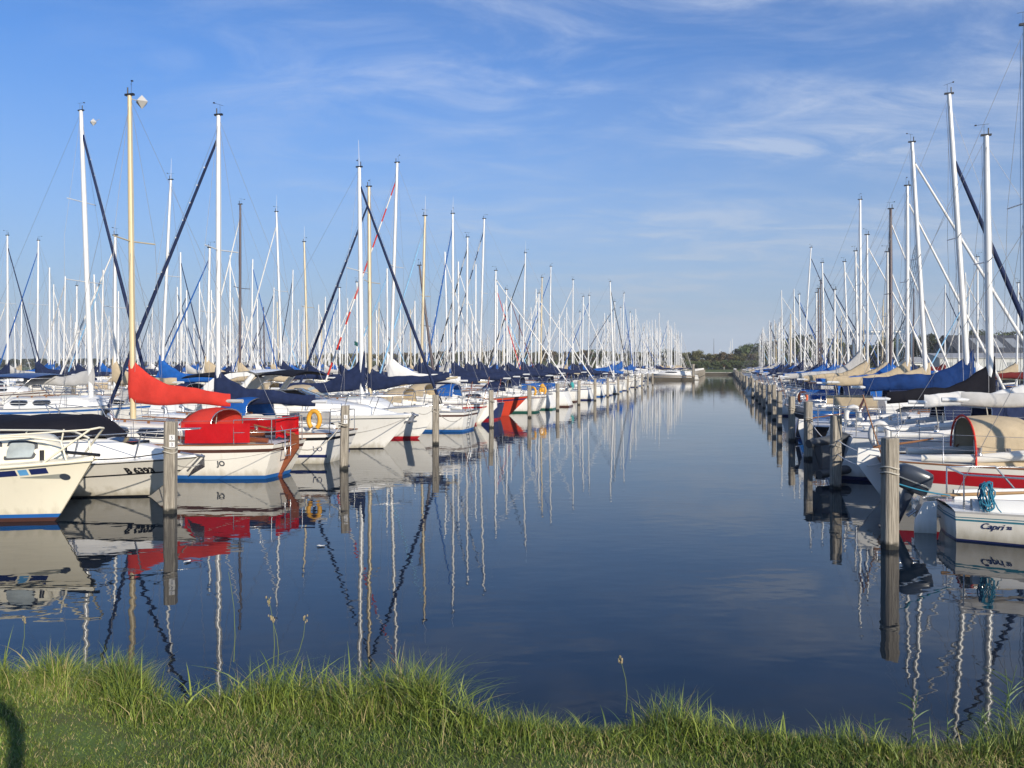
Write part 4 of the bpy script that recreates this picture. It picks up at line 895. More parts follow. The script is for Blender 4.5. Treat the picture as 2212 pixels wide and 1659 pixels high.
# remaining row on the left of the channel
WB = [white, white, white, white2, white, cream, white]
def near(s, mode, foot, top, lab, **k):
    k.setdefault('var', rnd.randrange(5)); k.setdefault('lod', 0 if s < 58 else 1)
    if rnd.random() < .6: k['extras'] = list(k.get('extras', [])) + [('fender', 1 if mode == 'stern' else -1)]
    return sailboat(s, 10.4 + rnd.uniform(-.25, .25) if 'ue' not in k else k.pop('ue'), mode, 1, foot=foot, top=top, label=lab, group=GL, **k)
A_S = [11.6, 14.3, 17.75, 20.9, 24.5]
AL = [
 (28.2, 'bow', 782, (776, 362), 'white yacht with red boot stripe and dark furled jib beside the third mooring pile', dict(var=2, ue=10.0, boot='red', stripe='grey0', cover='navy', jib='navy', antenna=True, hood='tan', zb=1.78, covh=1.5, mr=.088, coverlen=3.6, jibr=.065)),
 (32.2, 'stern', 800, (797, 404), 'white sailing yacht with dark sheer stripe, gold mast and long navy sail cover', dict(var=3, L=8.4, ue=10.2, boot='blue', stripe='brown', cover='navy', jib='navy', mast='gold', hood='tan', zb=1.7, covh=1.1, coverlen=3.7, boomup=.5, mr=.09, jibr=.062, extras=['ladder'])),
 (35.7, 'stern', 843, (858, 352), 'white yacht with red and white banded furled jib', dict(var=4, ue=10.5, boot='red', stripe='red', cover='white', jib='red', jibcol2='white', hood='tan', covh=1.3, coverlen=3.6, mr=.085, extras=[('rudder', white)])),
 (39.1, 'stern', 909, (918, 467), 'navy hulled yacht with gold mast beside the orange-red hull', dict(var=3, ue=10.9, hullc=nvy_p, boot='red', cover='navy', jib='pale blue', mast='gold', hood='blue', antenna=True, cabinm=white)),
 (42.3, 'bow', 920, (906, 574), 'orange-red hulled sailing boat with dark mast, the only red hull in its row', dict(var=1, L=7.4, ue=10.2, hullc=orr_p, boot=None, stripe='navy', cover='navy', jib=None, mast='dark', hood='grey')),
 (46.0, 'stern', 979, (978, 462), 'white yacht with stern ladder, yellow horseshoe buoys and blue furled jib', dict(var=1, boot='green', cover='navy', jib='blue', hood='navy', antenna=True, extras=['ladder', ('horseshoe', .4, 1, yel), ('horseshoe', .2, -1, yel)])),
 (49.4, 'stern', 1007, (1010, 513), 'white yacht with yellow bag at the stern and slim dark jib', dict(var=0, boot='green', cover='navy', jib='black', jibcol2='grey', hood='navy', extras=[('bag', yel, 1)])),
 (53.0, 'stern', 1035, (1046, 473), 'tall masted white yacht with dark sail cover and brown waterline beside the sixth pile', dict(var=2, boot='brown', cover='navy', jib='navy', jibcol2='grey', hood='navy')),
 (56.6, 'bow', 1068, (1071, 585), 'white yacht lying bow to the channel with thick white furled jib', dict(var=0, boot='navy', cover='navy', jib='white')),
 (60.1, 'stern', 1096, (1094, 626), 'white yacht with turquoise bundle hanging at its stern rail', dict(var=3, boot='brown', cover='navy', jib='white', extras=[('bag', turq, 1)])),
 (63.6, 'stern', 1128, (1135, 547), 'white yacht with tall mast and black furled jib mid way along the left row', dict(var=2, boot='navy', stripe='navy', cover='navy', jib='black', antenna=True)),
 (67.1, 'bow', 1164, (1164, 634), 'white yacht with red boot stripe lying bow outward halfway down the left row', dict(var=4, boot='red', cover='navy', jib='white')),
 (70.6, 'stern', 1168, (1171, 600), 'white yacht with gold mast halfway down the left row', dict(var=0, boot='blue', cover='navy', jib='white', mast='gold')),
 (74.1, 'stern', 1186, (1190, 576), 'white yacht with bright blue furled jib halfway down the left row', dict(var=2, boot='navy', cover='navy', jib='blue', antenna=False)),
 (77.8, 'stern', 1236, (1238, 605), 'white yacht with long white jib crossing its neighbours near the left row end', dict(var=0, boot='black', cover='navy', jib='white')),
 (81.3, 'bow', 1257, (1260, 641), 'white yacht with pale furled jib and navy hood near the left row end', dict(var=1, boot='navy', cover='navy', jib='white')),
 (84.8, 'stern', 1270, (1273, 639), 'white yacht with blue fender and whip antenna near the end of the left row', dict(var=3, boot='blue', cover='navy', jib='blue', antenna=True)),
 (88.3, 'stern', None, None, 'white yacht with blue tarpaulin between the ninth and tenth piles', dict(var=0, H=8.6, boot='navy', cover='blue', jib='white', hood='blue')),
 (91.8, 'bow', 1326, (1318, 609), 'white yacht, bow outward, with the tallest mast near the left row end', dict(var=4, boot='blue', cover='blue', jib='black', mr=.09)),
 (95.3, 'stern', 1329, (1328, 652), 'white yacht with blue sail cover below the dark slanting jib', dict(var=1, boot='blue', cover='blue', jib='navy')),
 (98.8, 'bow', 1343, (1348, 634), 'white yacht with bright blue cover before the end of the left row', dict(var=2, boot='navy', cover='blue', jib='blue')),
 (102.3, 'stern', 1342, (1341, 665), 'white yacht with plain white furled jib before the end of the left row', dict(var=3, boot='navy', cover='grey', jib='white')),
 (105.8, 'bow', 1368, (1361, 675), 'white yacht with grey furled jib, third from the end of the left row', dict(var=0, boot='black', cover='blue', jib='grey')),
 (109.3, 'stern', None, None, 'white yacht, second from the end of the left row', dict(var=1, H=8.6, boot='blue', cover='navy', jib='white')),
 (112.6, 'stern', None, None, 'last yacht of the left row with navy striped stern', dict(var=3, H=9.4, boot='navy', fullstripe='navy', stripe='navy', cover='navy', jib='grey', extras=['outboard'])),
]
for s_, mode, ft, tp, lab, k in AL: near(s_, mode, ft, tp, lab, **k); A_S.append(s_)

# ------------------------------------------------------------------ right side near boats
GR = 'boats moored along the right side of the channel'
hu = Hull(6.9, 2.35, .74, .50, .47, ob=.7, os=.05, tw=.52, fl=.86, tm=.5, draft=.35)
loc, rz = base_loc(14.35, -3.42, 6.9, 'stern', -1); cp = empty('sailing_boat', loc, rz)
obj('hull', hu.hull_mesh([('a', .03, 2, 1), ('r', -.15, 0, 4), ('r', -.12, 1, 1), ('r', -.10, 0, 1), ('r', -.085, 3, 1), ('r', -.03, 0, 1), ('r', 0, 4, 1)], 40), [white2, teal_p, nvy_p, teal_p, grey_c], cp)
obj('deck', hu.deck_mesh((.03, .52), .62, .34, 40), white, cp)
mb = MB()
for sd in (1, -1):
    rows = []
    for i in range(13): x = lerp(-3.2, .6, i / 12); yo = min(.66, .7 * hu.dw(x)) + .07; rows.append([(x, sd * (yo + .05), hu.dz(x)), (x, sd * yo, hu.dz(x) + .17 + .004 * i), (x, sd * (yo - .1), hu.dz(x) + .17 + .004 * i), (x, sd * (yo - .11), hu.dz(x) - .2)])
    mb.grid(rows)
obj('coaming', mb, white, cp)
tb, sf, rt = trunk(hu, .3, 2.6, .8, .32, n=14); cb = obj('cabin', tb, white, cp)
for sd in (1, -1): obj('window', win(sf, .6, 1.9, .3, .7, sd), glass, cb)
mb = MB(); mb.tube([(.95, 0, .9), (.95, 0, 9.6)], [.06, .045], 8); cm_ = obj('mast', mb, alu, cp)
mb = MB(); mb.tube([(.95, 0, 1.45), (-1.7, 0, 1.5)], .045, 7); obj('boom', mb, alu, cp)
mb = MB()
for sd in (1, -1): mb.tube([(.8, sd * 1.05, .55), (.85, sd * .7, 5.2), (.95, 0, 9.5)], .0055, 3, caps=False)
mb.tube([(-3.35, 0, .5), (.95, 0, 9.6), (3.3, 0, .8)], .0055, 3, caps=False); obj('rigging', mb, wire, cp)
mb = MB()
for sd in (1, -1):
    mb.tube([(-3.3, sd * .5, .47), (-3.3, sd * .5, 1.02), (-2.5, sd * .78, 1.02), (-2.05, sd * .98, .5)], .016, 6)
    for x in (-1.1, .2, 1.4): mb.tube([(x, sd * (hu.dw(x) - .05), hu.dz(x)), (x, sd * (hu.dw(x) - .05), hu.dz(x) + .55)], .011, 5)
    mb.tube([(-2.5, sd * .78, 1.0), (-1.1, sd * 1.08, 1.04), (.2, sd * 1.12, 1.08), (1.4, sd * 1.05, 1.12), (3.2, sd * .15, 1.3)], .005, 3)
mb.tube([(-3.3, .5, 1.02), (-3.3, -.5, 1.02)], .016, 6); obj('stern_rail', mb, steel, cp)
mb = MB(); mb.tube([(-3.5, 0, .62), (-2.9, 0, .66), (-1.9, 0, .74)], [.025, .03, .02], 8); obj('tiller', mb, mat('tiller_ash', (.45, .27, .12), .4), cp)
mb = MB(); x1 = hu.xs(hu.fs); prof = [(x1 - .12, -.35), (x1 - .46, -.35), (x1 - .44, .2), (x1 - .3, .5), (x1 - .12, .52)]
mb.add([(x, .02, z) for x, z in prof] + [(x, -.02, z) for x, z in prof], [tuple(range(5))[::-1], tuple(range(5, 10))] + [(i, (i + 1) % 5, (i + 1) % 5 + 5, i + 5) for i in range(5)]); obj('rudder', mb, white, cp)
outboard(cp, hu, .30, .38, 1.25, -.24, .05)
mb = MB()
for yy in (.3, .5):
    for zz_ in (.22, .4): mb.tube([(-3.42, yy, zz_), (-3.82, yy, zz_ + .04)], .02, 6)
mb.box((-3.8, .4, .34), (.05, .3, .3)); obj('motor_bracket', mb, steel, cp)
mb = MB()
for k in range(10):
    r_ = rnd.uniform(.04, .085); hh_ = rnd.uniform(.15, .23); ox = rnd.uniform(-.04, .04); tw_ = rnd.uniform(-.5, .5); mb.tube([(-3.02 + ox + r_ * math.sin(a) + .03 * math.sin(3 * a + k), -.66 + .012 * (k - 5) + tw_ * .05 * math.sin(a), .93 - hh_ + hh_ * math.cos(a) + .02 * math.sin(2 * a + k)) for a in [2 * math.pi * q / 16 for q in range(17)]], .0095, 5)
mb.tube([(-3.02, -.66, .95), (-2.98, -.7, .75), (-2.9, -.74, .55), (-2.86, -.76, .5)], .009, 5)
obj('rope_coil', mb, rope_b, cp)
mb = MB()
for x in (-1.5, -.9): mb.tube([(x, -.88, hu.dz(x)), (x, -.88, hu.dz(x) + .12)], .05, 8); mb.tube([(x, -.88, hu.dz(x) + .12), (x, -.88, hu.dz(x) + .15)], .06, 8)
obj('winch', mb, steel, cp)
hull_text(hu, 'Capri', .13, -3.12, .23, -1, nvy_p, cp, .002, .35); hull_text(hu, '22', .06, -2.78, .25, -1, nvy_p, cp, .004)
tag(cp, 'small white sailing boat with teal lines and tilted grey outboard, nearest on the right', 'sailboat', GR)

tn, hu, inf = sailboat(17.85, -3.05, 'stern', -1, foot=None, mastx=1.0, H=9.6, var=1, L=8.0, hullc=white2, boot=None, stripe='red', fullstripe='red', cover='grey', jib='white', hood='tan', hoodpos=(-2.45, .78), hoodh=.92, hoodln=1.9, zb=2.0, coverlen=3.6, covh=.7, covk=.8,
    label='white sailing boat with broad crimson stripe and tan sprayhood edged in red', group=GR, extras=[('rudder', white), ('horseshoe', .15, 1, fend_w)])
mb = MB(); hw_ = hu.B * .33; mb.tube([(-2.47, math.cos(a) * hw_ * 1.01, (.78 + .93 * math.sin(a) ** .62)) for a in [math.pi * q / 16 for q in range(17)]], .02, 6); obj('hood_trim', mb, red_c, tn)
me = text_mesh('JAY BAND', .13, .003); me.materials.clear(); me.materials.append(dgrey)
for v in me.vertices: ty, tz = .42 - v.co.x, .42 + v.co.y; v.co = (hu.xs(tz) - .045, ty, tz)
link('lettering', me, tn)
mb = MB(); mb.grid([[(hu.xs(z) - .036, y * hu.half(0, z) * .98, z) for y in (-1, -.5)] + [(hu.xs(z) - .048, 0, z)] + [(hu.xs(z) - .036, y * hu.half(0, z) * .98, z) for y in (.5, 1)] for z in (.62, .74, .86)], smooth=False); obj('transom_board', mb, teak, tn)
mb = MB(); mb.tube([(-2.4, .75, 1.02), (-2.0, .8, 1.5)], .02, 5); obj('strut', mb, teak, tn)
RL = [
 (21.4, 'stern', 2219, (2215, 55), 'white sailing yacht with pale sail bundle and varnished flagstaff beside the second right pile', dict(var=2, cover='white', jib='white', hood='navy', boot='navy', mr=.075, zb=1.8, coverlen=2.3, covh=.5, extras=['ladder', ('horseshoe', .3, 1, fend_w)])),
 (24.6, 'stern', 2140, (2130, 294), 'white yacht with black sail cover and thick mast between second and third right piles', dict(var=0, cover='black', jib=None, hood='navy', boot='black', mr=.095, zb=1.75, covh=1.2, coverlen=2.7, jibr=.07, extras=['ladder'])),
 (27.6, 'stern', 2095, (2050, 204), 'white yacht with leaning mast and long deep-blue sail cover on the right', dict(var=3, cover='deep blue', jib='navy', hood=None, hullc=blk_p, boot=None, mr=.085, zb=2.0, covh=1.2, coverlen=3.15, jibr=.085, L=7.3, covk=1.55, jibtop=.80)),
 (33.6, 'stern', 2003, (1970, 308), 'blue hulled sailing boat with white furled jib and tall pale mast on the right', dict(var=2, hullc=blu_p, cover='tan', jib='white', hood='navy', mr=.085, jibr=.065, covh=.8)),
 (36.8, 'stern', 1960, (1960, 402), 'white yacht with orange lifebuoy at the stern on the right', dict(var=0, cover='tan', jib='white', hood='blue', mr=.08, jibr=.06, extras=[('horseshoe', .2, 1, orange)])),
 (40.0, 'stern', 1924, (1924, 452), 'white yacht with the dark brown mast on the right', dict(var=1, cover='blue', jib='white', mast='dark', mr=.08)),
 (43.1, 'stern', 1917, (1917, 545), 'white yacht with low mast and blue tent cover on the right', dict(var=3, cover='tan', jib='white', hood='blue')),
 (46.4, 'stern', 1874, (1873, 508), 'white yacht with blue cockpit tent and white slanting jib on the right', dict(var=0, cover='tan', jib='white', hood='blue')),
 (49.6, 'stern', 1859, (1858, 432), 'white yacht with the tall mast and long pale grey sail cover on the right', dict(var=2, cover='grey', jib=None, mr=.085, coverlen=4.2, covh=1.9)),
 (52.8, 'stern', 1853, (1848, 543), 'white yacht with small grey hood and silver mast on the right', dict(var=1, cover='grey', jib='white', hood='grey')),
 (56.0, 'stern', 1803, (1803, 626), 'white yacht with short mast halfway along the right row', dict(var=3, cover='blue', jib='white')),
 (59.2, 'stern', 1834, (1824, 566), 'white yacht with slightly leaning mast and pale jib halfway along the right row', dict(var=4, cover='blue', jib='white')),
 (62.4, 'stern', 1784, (1776, 568), 'white yacht with blue cover and left-leaning mast along the right row', dict(var=0, cover='blue', jib='navy')),
 (65.6, 'stern', 1773, (1773, 607), 'white yacht with a dark mast along the right row', dict(var=1, cover='navy', jib=None, mast='dark')),
 (68.8, 'stern', 1768, (1768, 624), 'white yacht with the second of two dark masts along the right row', dict(var=3, cover='navy', jib=None, mast='dark')),
 (74.9, 'stern', 1734, (1752, 535), 'white yacht whose tall mast leans to the right in the right row', dict(var=2, cover='navy', jib='navy')),
 (84.0, 'stern', 1718, (1715, 624), 'white yacht with dark furled jib in the far half of the right row', dict(var=0, cover='blue', jib='navy')),
 (90.4, 'stern', 1708, (1708, 678), 'white yacht with a brownish gold mast in the far half of the right row', dict(var=1, cover='navy', jib=None, mast='gold')),
 (96.8, 'stern', 1692, (1688, 627), 'white yacht with tall pale mast in the far half of the right row', dict(var=2, cover='navy', jib='white')),
]
R_S = [14.35, 17.75, 30.6]
for s_, mode, ft, tp, lab, k in RL:
    k.setdefault('lod', 0 if s_ < 42 else (1 if s_ < 80 else 2)); k.setdefault('hullc', rnd.choice([white, white2, white])); k.setdefault('extras', rnd.choice([[], ['ladder'], ['outboard'], [('rudder', white)], [('horseshoe', .3, 1, fend_w)]]))
    sailboat(s_, -2.9 + rnd.uniform(-.35, .2), mode, -1, foot=ft, top=tp, label=lab, group=GR, **k); R_S.append(s_)
# small blue and white motorboat in the right row
hu = Hull(6.6, 2.4, .95, .75, .75, ob=.8, os=-.1, tw=.85)
loc, rz = base_loc(30.6, -2.9, 6.6, 'stern', -1); mbt = empty('motor_cruiser', loc, rz)
obj('hull', hu.hull_mesh([('a', .05, 1, 1), ('r', -.3, 1, 3), ('r', 0, 0, 2)], 20), [white, blu_p], mbt); obj('deck', hu.deck_mesh((.06, .4), .7, .4, 20), white, mbt)
tb, sf, rt = trunk(hu, -.9, 2.2, .85, .7, n=12); cb = obj('cabin', tb, white, mbt)
for sd in (1, -1): obj('window', win(sf, -.6, 1.4, .4, .8, sd), glass, cb)
outboard(mbt, hu, 0, .2, 1.2); tag(mbt, 'small blue and white motorboat with cabin in the right row beyond the black sail cover', 'motorboat', GR)

# grey inflatable dinghy hung on edge behind a stern
dg_ = empty('inflatable_dinghy', P(20.6, -2.75, .60), rz + .75); mb = MB()
U_ = [(-1.1, -.5), (.3, -.52), (.85, -.36), (1.15, 0), (.85, .36), (.3, .52), (-1.1, .5)]
mb.tube([(x, y * .35 + .1, y * .8 + .08 * x) for x, y in U_], [.12, .13, .13, .12, .13, .13, .12], 10); dg_.scale = (.85, .85, .85); obj('tube', mb, rubber, dg_)
mb = MB(); mb.grid([[(x, -.42 * .35 + .1 + .02, -.34 + .08 * x), (x, .42 * .35 + .1 - .02, .34 + .08 * x)] for x in (-1.0, -.4, .2, .75)]); mb.box((-.95, .1, -.07), (.05, .3, .7)); obj('floor', mb, rubber, dg_)
tag(dg_, 'dark grey inflatable dinghy hanging on its side between the second and third right piles', 'dinghy')

# ------------------------------------------------------------------ rows beyond
FARM = [white, navy, blue, alu, sailw, glass, grey_c, wire, gold]; far_mb = MB(); fr = random.Random(99)
def far_boat(s_, ue, mode, H, foot=None, top=None, mk='silver', jb='white'):
    """one boat of the distant fleet, gathered into a single object with the others too many to keep apart"""
    hu = Hull(**HV[fr.randrange(5)]); L = hu.L; loc, rz = base_loc(s_, ue, L, mode, 1); c_, s2 = math.cos(rz), math.sin(rz); m_ = MB()
    hm_ = hu.hull_mesh([('a', .1, 1, 1), ('r', 0, 0, 2)], 7); m_.v += hm_.v; m_.f += hm_.f; m_.m += hm_.m; m_.sm += hm_.sm
    dm = hu.deck_mesh(nst=7); m_.add(dm.v, dm.f, 0); tb, _a, _b = trunk(hu, -L * .13, L * .27, hu.B * .33, .42, n=5); m_.add(tb.v, tb.f, 0)
    for sd in (1, -1): m_.box((L * .05, sd * (hu.B * .31), hu.dz(0) + .24), (L * .22, .03, .16), 5)
    mx_ = L * .09
    if foot is not None: mx_ = max(-L * .2, min(L * .33, to_local(loc, rz, P(s_, u_of(foot, s_))).x))
    tp = Vector((mx_ + fr.uniform(-.2, .1), 0, H))
    if top is not None: by = loc.y + s2 * mx_; q = to_local(loc, rz, atY(top[0], top[1], by)); tp = q
    m_.tube([(mx_, 0, 1), tp], [.09, .07], 5, mat=8 if mk == 'gold' else 3); f0 = Vector((L / 2 - .12, 0, hu.fb)); j1 = Vector((mx_, 0, 1)).lerp(tp, .93)
    m_.tube([f0, j1], [.06, .04], 4, mat={'white': 4, 'navy': 1, 'blue': 2}.get(jb, 6)); m_.tube([tp, (-L / 2, 0, 1)], .009, 3, mat=7, caps=False)
    for sd in (1, -1): m_.tube([(mx_ - .1, sd * 1.2, 1), (mx_ - .1, sd * .85, lerp(1, H, .55)), tp], .009, 3, mat=7, caps=False)
    cm_ = cover_mesh(mx_, hu.fm + 1.0, 3.0, seed=fr.randrange(9), lod=2); m_.add(cm_.v, cm_.f, fr.choice([1, 1, 2, 6, 4]), True)
    o_ = len(far_mb.v); far_mb.v += [(loc.x + x * c_ - y * s2, loc.y + x * s2 + y * c_, z) for x, y, z in m_.v]; far_mb.f += [[i + o_ for i in f] for f in m_.f]; far_mb.m += m_.m; far_mb.sm += m_.sm
rows_def = [('B', 21.6, 'second row of boats left of the channel', 142), ('C', 43.5, 'third row of boats left of the channel', 205), ('D', 55.0, 'fourth row of boats left of the channel', 215), ('E', 77.0, 'fifth row of boats left of the channel', 170), ('F', 88.5, 'sixth row of boats left of the channel', 190)]
used = {r_[0]: [] for r_ in rows_def}
back = []
hb, hu, _ = sailboat(26.9, 21.4, 'bow', 1, foot=197, top=(175, 240), var=2, L=9.8, hullc=white, boot='blue', stripe='blue', cover='grey', jib='navy', hood=None, mr=.1, spr=2, jibr=.075,
    label='long white yacht with blue sun canopy behind the black covered sports boat', group='boats in the second row left of the channel', zb=2.0, covh=.6, coverlen=3.4, antenna=False)
reflector(mast_of(hb), (_[0] + .10, 0, _[2] - .45), .15)
bimini(hb, -2.3, .3, 1.25, 2.2, nvy_p, 1.3); hull_text(hu, 'HA', .22, 3.6 + .1, .55, 1, nvy_p, hb)
mb = MB(); mb.tube([(-4.7, 1.1, 1.0), (-5.0, 1.15, 2.1)], .015, 5); fo = obj('flagstaff', mb, steel, hb)
mb = MB(); fl_m = [blk_p, mat('flag_yellow', (.8, .6, .02), .7), red_p]
for q in range(3): mb.grid([[(-4.95 + .05 * math.sin(i) + .16 * q, 1.2 + .04 * math.sin(i * 2), 2.05 - i * .2 - q * .05), (-4.79 + .05 * math.sin(i) + .16 * q, 1.22 + .04 * math.sin(i * 2), 2.0 - i * .2 - q * .05)] for i in range(4)], mat=q)
obj('ensign', mb, fl_m, fo)
used['B'].append(26.9)
LB = [(16, 509, 17, 'silver', 'navy'), (83, 520, 80, 'silver', 'blue'), (107, 578, 107, 'silver', None), (116, 614, 116, 'silver', 'white'), (141, 597, 137, 'silver', 'grey'), (166, 618, 166, 'silver', None), (190, 478, 192, 'silver', 'white'), (203, 593, 212, 'silver', 'grey'),
      (249, 509, 248, 'silver', 'white'), (256, 629, 256, 'silver', None), (312, 421, 328, 'silver', 'white'), (369, 389, 348, 'silver', None), (390, 545, 391, 'silver', 'navy'), (383, 620, 384, 'silver', 'navy'), (403, 627, 404, 'silver', 'navy'), (431, 606, 430, 'silver', 'white'),
      (453, 536, 447, 'silver', 'blue'), (497, 551, 497, 'silver', 'white'), (519, 442, 518, 'dark', 'white'), (546, 560, 542, 'silver', 'blue'), (556, 646, 556, 'silver', 'blue'), (592, 621, 587, 'silver', 'navy'), (597, 458, 610, 'silver', 'white'), (633, 583, 628, 'silver', 'navy'), (645, 668, 645, 'silver', None),
      (657, 523, 666, 'gold', None), (695, 685, 695, 'gold', 'white'), (721, 657, 721, 'silver', None), (733, 622, 734, 'silver', 'blue'), (751, 644, 750, 'silver', None), (771, 610, 771, 'silver', 'white'), (836, 580, 837, 'silver', 'pale blue'), (865, 650, 865, 'silver', None), (896, 650, 896, 'silver', 'white'),
      (961, 544, 968, 'silver', 'white'), (990, 565, 991, 'silver', 'white'), (1028, 571, 1027, 'silver', None), (1074, 616, 1074, 'silver', 'red'), (1104, 641, 1104, 'silver', 'maroon'), (1158, 624, 1157, 'silver', 'white'), (1208, 678, 1208, 'silver', None), (1224, 664, 1225, 'silver', 'white'), (1287, 730, 1287, 'silver', None)]
covers = ['navy', 'blue', 'blue', 'navy', 'grey', 'white', 'navy', 'grey', 'tan', 'blue']; jibs = ['white', 'white', 'navy', 'grey', 'blue', 'white', None, 'navy', 'white', 'pale blue', None, 'black']; boots = ['navy', 'blue', 'red', 'black', 'navy', 'green', 'brown', None]; stripes = ['navy', 'blue', None, None, 'red', 'brown', None]
pend = []     # (row, s, spec)
for (tx, ty, fx, mk, jb) in LB:
    best = None
    for (rn, un, rl, smax) in rows_def:
        for mode, du in (('bow', 3.3), ('stern', 4.7)):
            s_ = s_of(fx, un + du)
            if s_ < 8 or s_ > smax: continue
            if any(abs(s_ - q) < 2.65 for q in used[rn]): continue
            pm = P(s_, un + du); h = HC + (HY - ty) * pm.y / F; c = abs(h - 10.4) + (.15 if mode == 'bow' else 0)
            if h > 13.8 or h < 7: continue
            if best is None or c < best[0]: best = (c, rn, un, mode, s_)
    if best: used[best[1]].append(best[4]); pend.append((best[1], best[2], best[3], best[4], fx, (tx, ty), mk, jb))
for (rn, un, rl, smax) in rows_def:
    s_ = s_of(8, un + 4) + 1; rg = random.Random(ord(rn))
    while s_ < smax:
        if all(abs(s_ - q) > 2.55 for q in used[rn]): used[rn].append(s_); pend.append((rn, un, rg.choice(['bow', 'stern']), s_, None, None, rg.choice(['silver'] * 9 + ['gold', 'dark']), rg.choice(jibs)))
        s_ += rg.uniform(2.85, 3.2) if un < 60 else rg.uniform(3.3, 4.2)
for un_, a_, b_ in ((110.5, 118, 230), (121.5, 128, 240), (143, 150, 250)):
    q_ = a_ * 1.0
    while q_ < b_:
        far_boat(q_, un_, fr.choice(['stern', 'bow']), fr.uniform(9, 12.5), jb=fr.choice(['white', 'navy', 'blue', 'grey'])); q_ += fr.uniform(3.2, 4.4)
byrow = {}
for p_ in pend: byrow.setdefault(p_[0], []).append(p_)
RN = {r_[0]: r_[2] for r_ in rows_def}
def desc(hc, mk, cv, jb, st):
    h_ = {'gelcoat_white': 'white', 'gelcoat_offwhite': 'off-white', 'gelcoat_cream': 'cream', 'navy_paint': 'navy', 'blue_paint': 'blue'}[hc.name]
    return '%s yacht, %s mast, %s cover, %s' % (h_, mk, cv, (jb + ' jib') if jb else 'no jib')
for rn, lst in byrow.items():
    lst.sort(key=lambda a: a[3]); rg = random.Random(50 + ord(rn))
    for i, (rn_, un, mode, s_, fx, tp, mk, jb) in enumerate(lst):
        if rn == 'F' or s_ > 160: far_boat(s_, un, mode, rg.uniform(7.8, 10.6), fx, tp, mk, jb); continue
        hc = rg.choice([white, white, white, white2, white, cream, nvy_p if rg.random() < .5 else white]); cv = rg.choice(covers); Yb = CA * s_ + SA * un
        lod = 1 if Yb < 62 else 2; k = dict(foot=fx, top=tp) if fx else dict(H=rg.uniform(8.4, 11.8), mast_lean=(rg.uniform(-.3, .2), rg.uniform(-.18, .18)), spr=rg.choice([1, 1, 2]))
        sailboat(s_, un + rg.uniform(-.3, .3), mode, 1, var=rg.randrange(5), hullc=hc, boot=rg.choice(boots), stripe=rg.choice(stripes), cover=cv, jib=jb, mast=mk, hood=rg.choice(['navy', 'grey', 'tan', 'blue', None]), antenna=rg.random() < .35, lod=lod, mr=.075 if lod < 2 else .09, extras=[('flag', rg.choice([grn_p, nvy_p]))] if lod < 2 and rg.random() < .3 else [],
                 label=desc(hc, mk, cv, jb, 0) + ', %s in %s row left of channel' % (ordn(i), RN[rn].split()[0]), group='boats in the ' + RN[rn].replace(' of boats', ''), **k)
# right rows: the rest of the first one, and the second one beyond its jetty
rg = random.Random(5); lst = []
s_ = 71.9
while s_ < 196:
    if all(abs(s_ - q) > 2.4 for q in R_S): lst.append(s_)
    s_ += rg.uniform(3.0, 3.5)
for i, s_ in enumerate(lst):
    hc = rg.choice([white, white, white2, nvy_p if rg.random() < .3 else white]); cv = rg.choice(covers); jb = rg.choice(jibs); mk = rg.choice(['silver'] * 8 + ['gold', 'dark'])
    sailboat(s_, -2.9 + rg.uniform(-.3, .3), 'stern', -1, var=rg.randrange(5), hullc=hc, boot=rg.choice(boots), stripe=rg.choice(stripes), cover=cv, jib=jb, mast=mk, hood=rg.choice(['navy', 'grey', None]), lod=1 if s_ < 80 else 2, H=rg.uniform(8, 10.6), mr=.075,
             mast_lean=(rg.uniform(-.3, .15), rg.uniform(-.1, .1)), label=desc(hc, mk, cv, jb, 0) + ', %s filler along right row'.replace('filler', 'far boat') % ordn(i), group=GR)
s_ = 57.0; i = 0
while s_ < 205:
    hc = rg.choice([white, white, white2, nvy_p if rg.random() < .4 else white]); cv = rg.choice(covers + ['maroon']); jb = rg.choice(jibs); mk = rg.choice(['silver'] * 8 + ['gold', 'dark'])
    sailboat(s_, -14.6 + rg.uniform(-.3, .3), rg.choice(['stern', 'bow']), -1, var=rg.randrange(5), hullc=hc, boot=rg.choice(boots), stripe=rg.choice(stripes), cover=cv, jib=jb, mast=mk, hood=rg.choice(['navy', 'grey', None]), lod=1 if s_ < 66 else 2, H=rg.uniform(8, 11), mr=.075,
             mast_lean=(rg.uniform(-.3, .15), rg.uniform(-.1, .1)), label=desc(hc, mk, cv, jb, 0) + ', %s in second row right of channel' % ordn(i), group='boats in the second row right of the channel'); i += 1
    s_ += rg.uniform(3.2, 4.4)
# boats on the pier at the far left end of the channel
i = 0; s_ = 160.0
while s_ < 236:
    for (ue, sd_, nm) in ((7.9, 1, 'pier side'), (13.5, 1, 'beyond'), (20.5, 1, 'beyond')):
        cv = rg.choice(covers); jb = rg.choice(jibs); mk = 'silver'
        if nm == 'beyond': far_boat(s_, ue, rg.choice(['stern', 'bow']), rg.uniform(8.5, 14), jb=jb); continue
        sailboat(s_, ue + rg.uniform(-.3, .3), rg.choice(['stern', 'bow']), 1, var=rg.randrange(5), hullc=rg.choice([white, white2]), boot=rg.choice(boots), cover=cv, jib=rg.choice([jb, None]), mast=mk, hood=None, lod=2, H=rg.uniform(10, 14.5) if rg.random() < .6 else rg.uniform(8.5, 10), mr=.095,
                 label='white yacht with %s sail cover, %s one behind the far railed pier' % (cv, ordn(i)), group='boats at the railed pier far down the channel'); i += 1
    s_ += rg.uniform(2.9, 3.5)
tag(obj('distant_fleet', far_mb, FARM), 'mass of distant moored yachts, a thicket of thin masts behind the nearer rows', 'boats', kind='stuff')
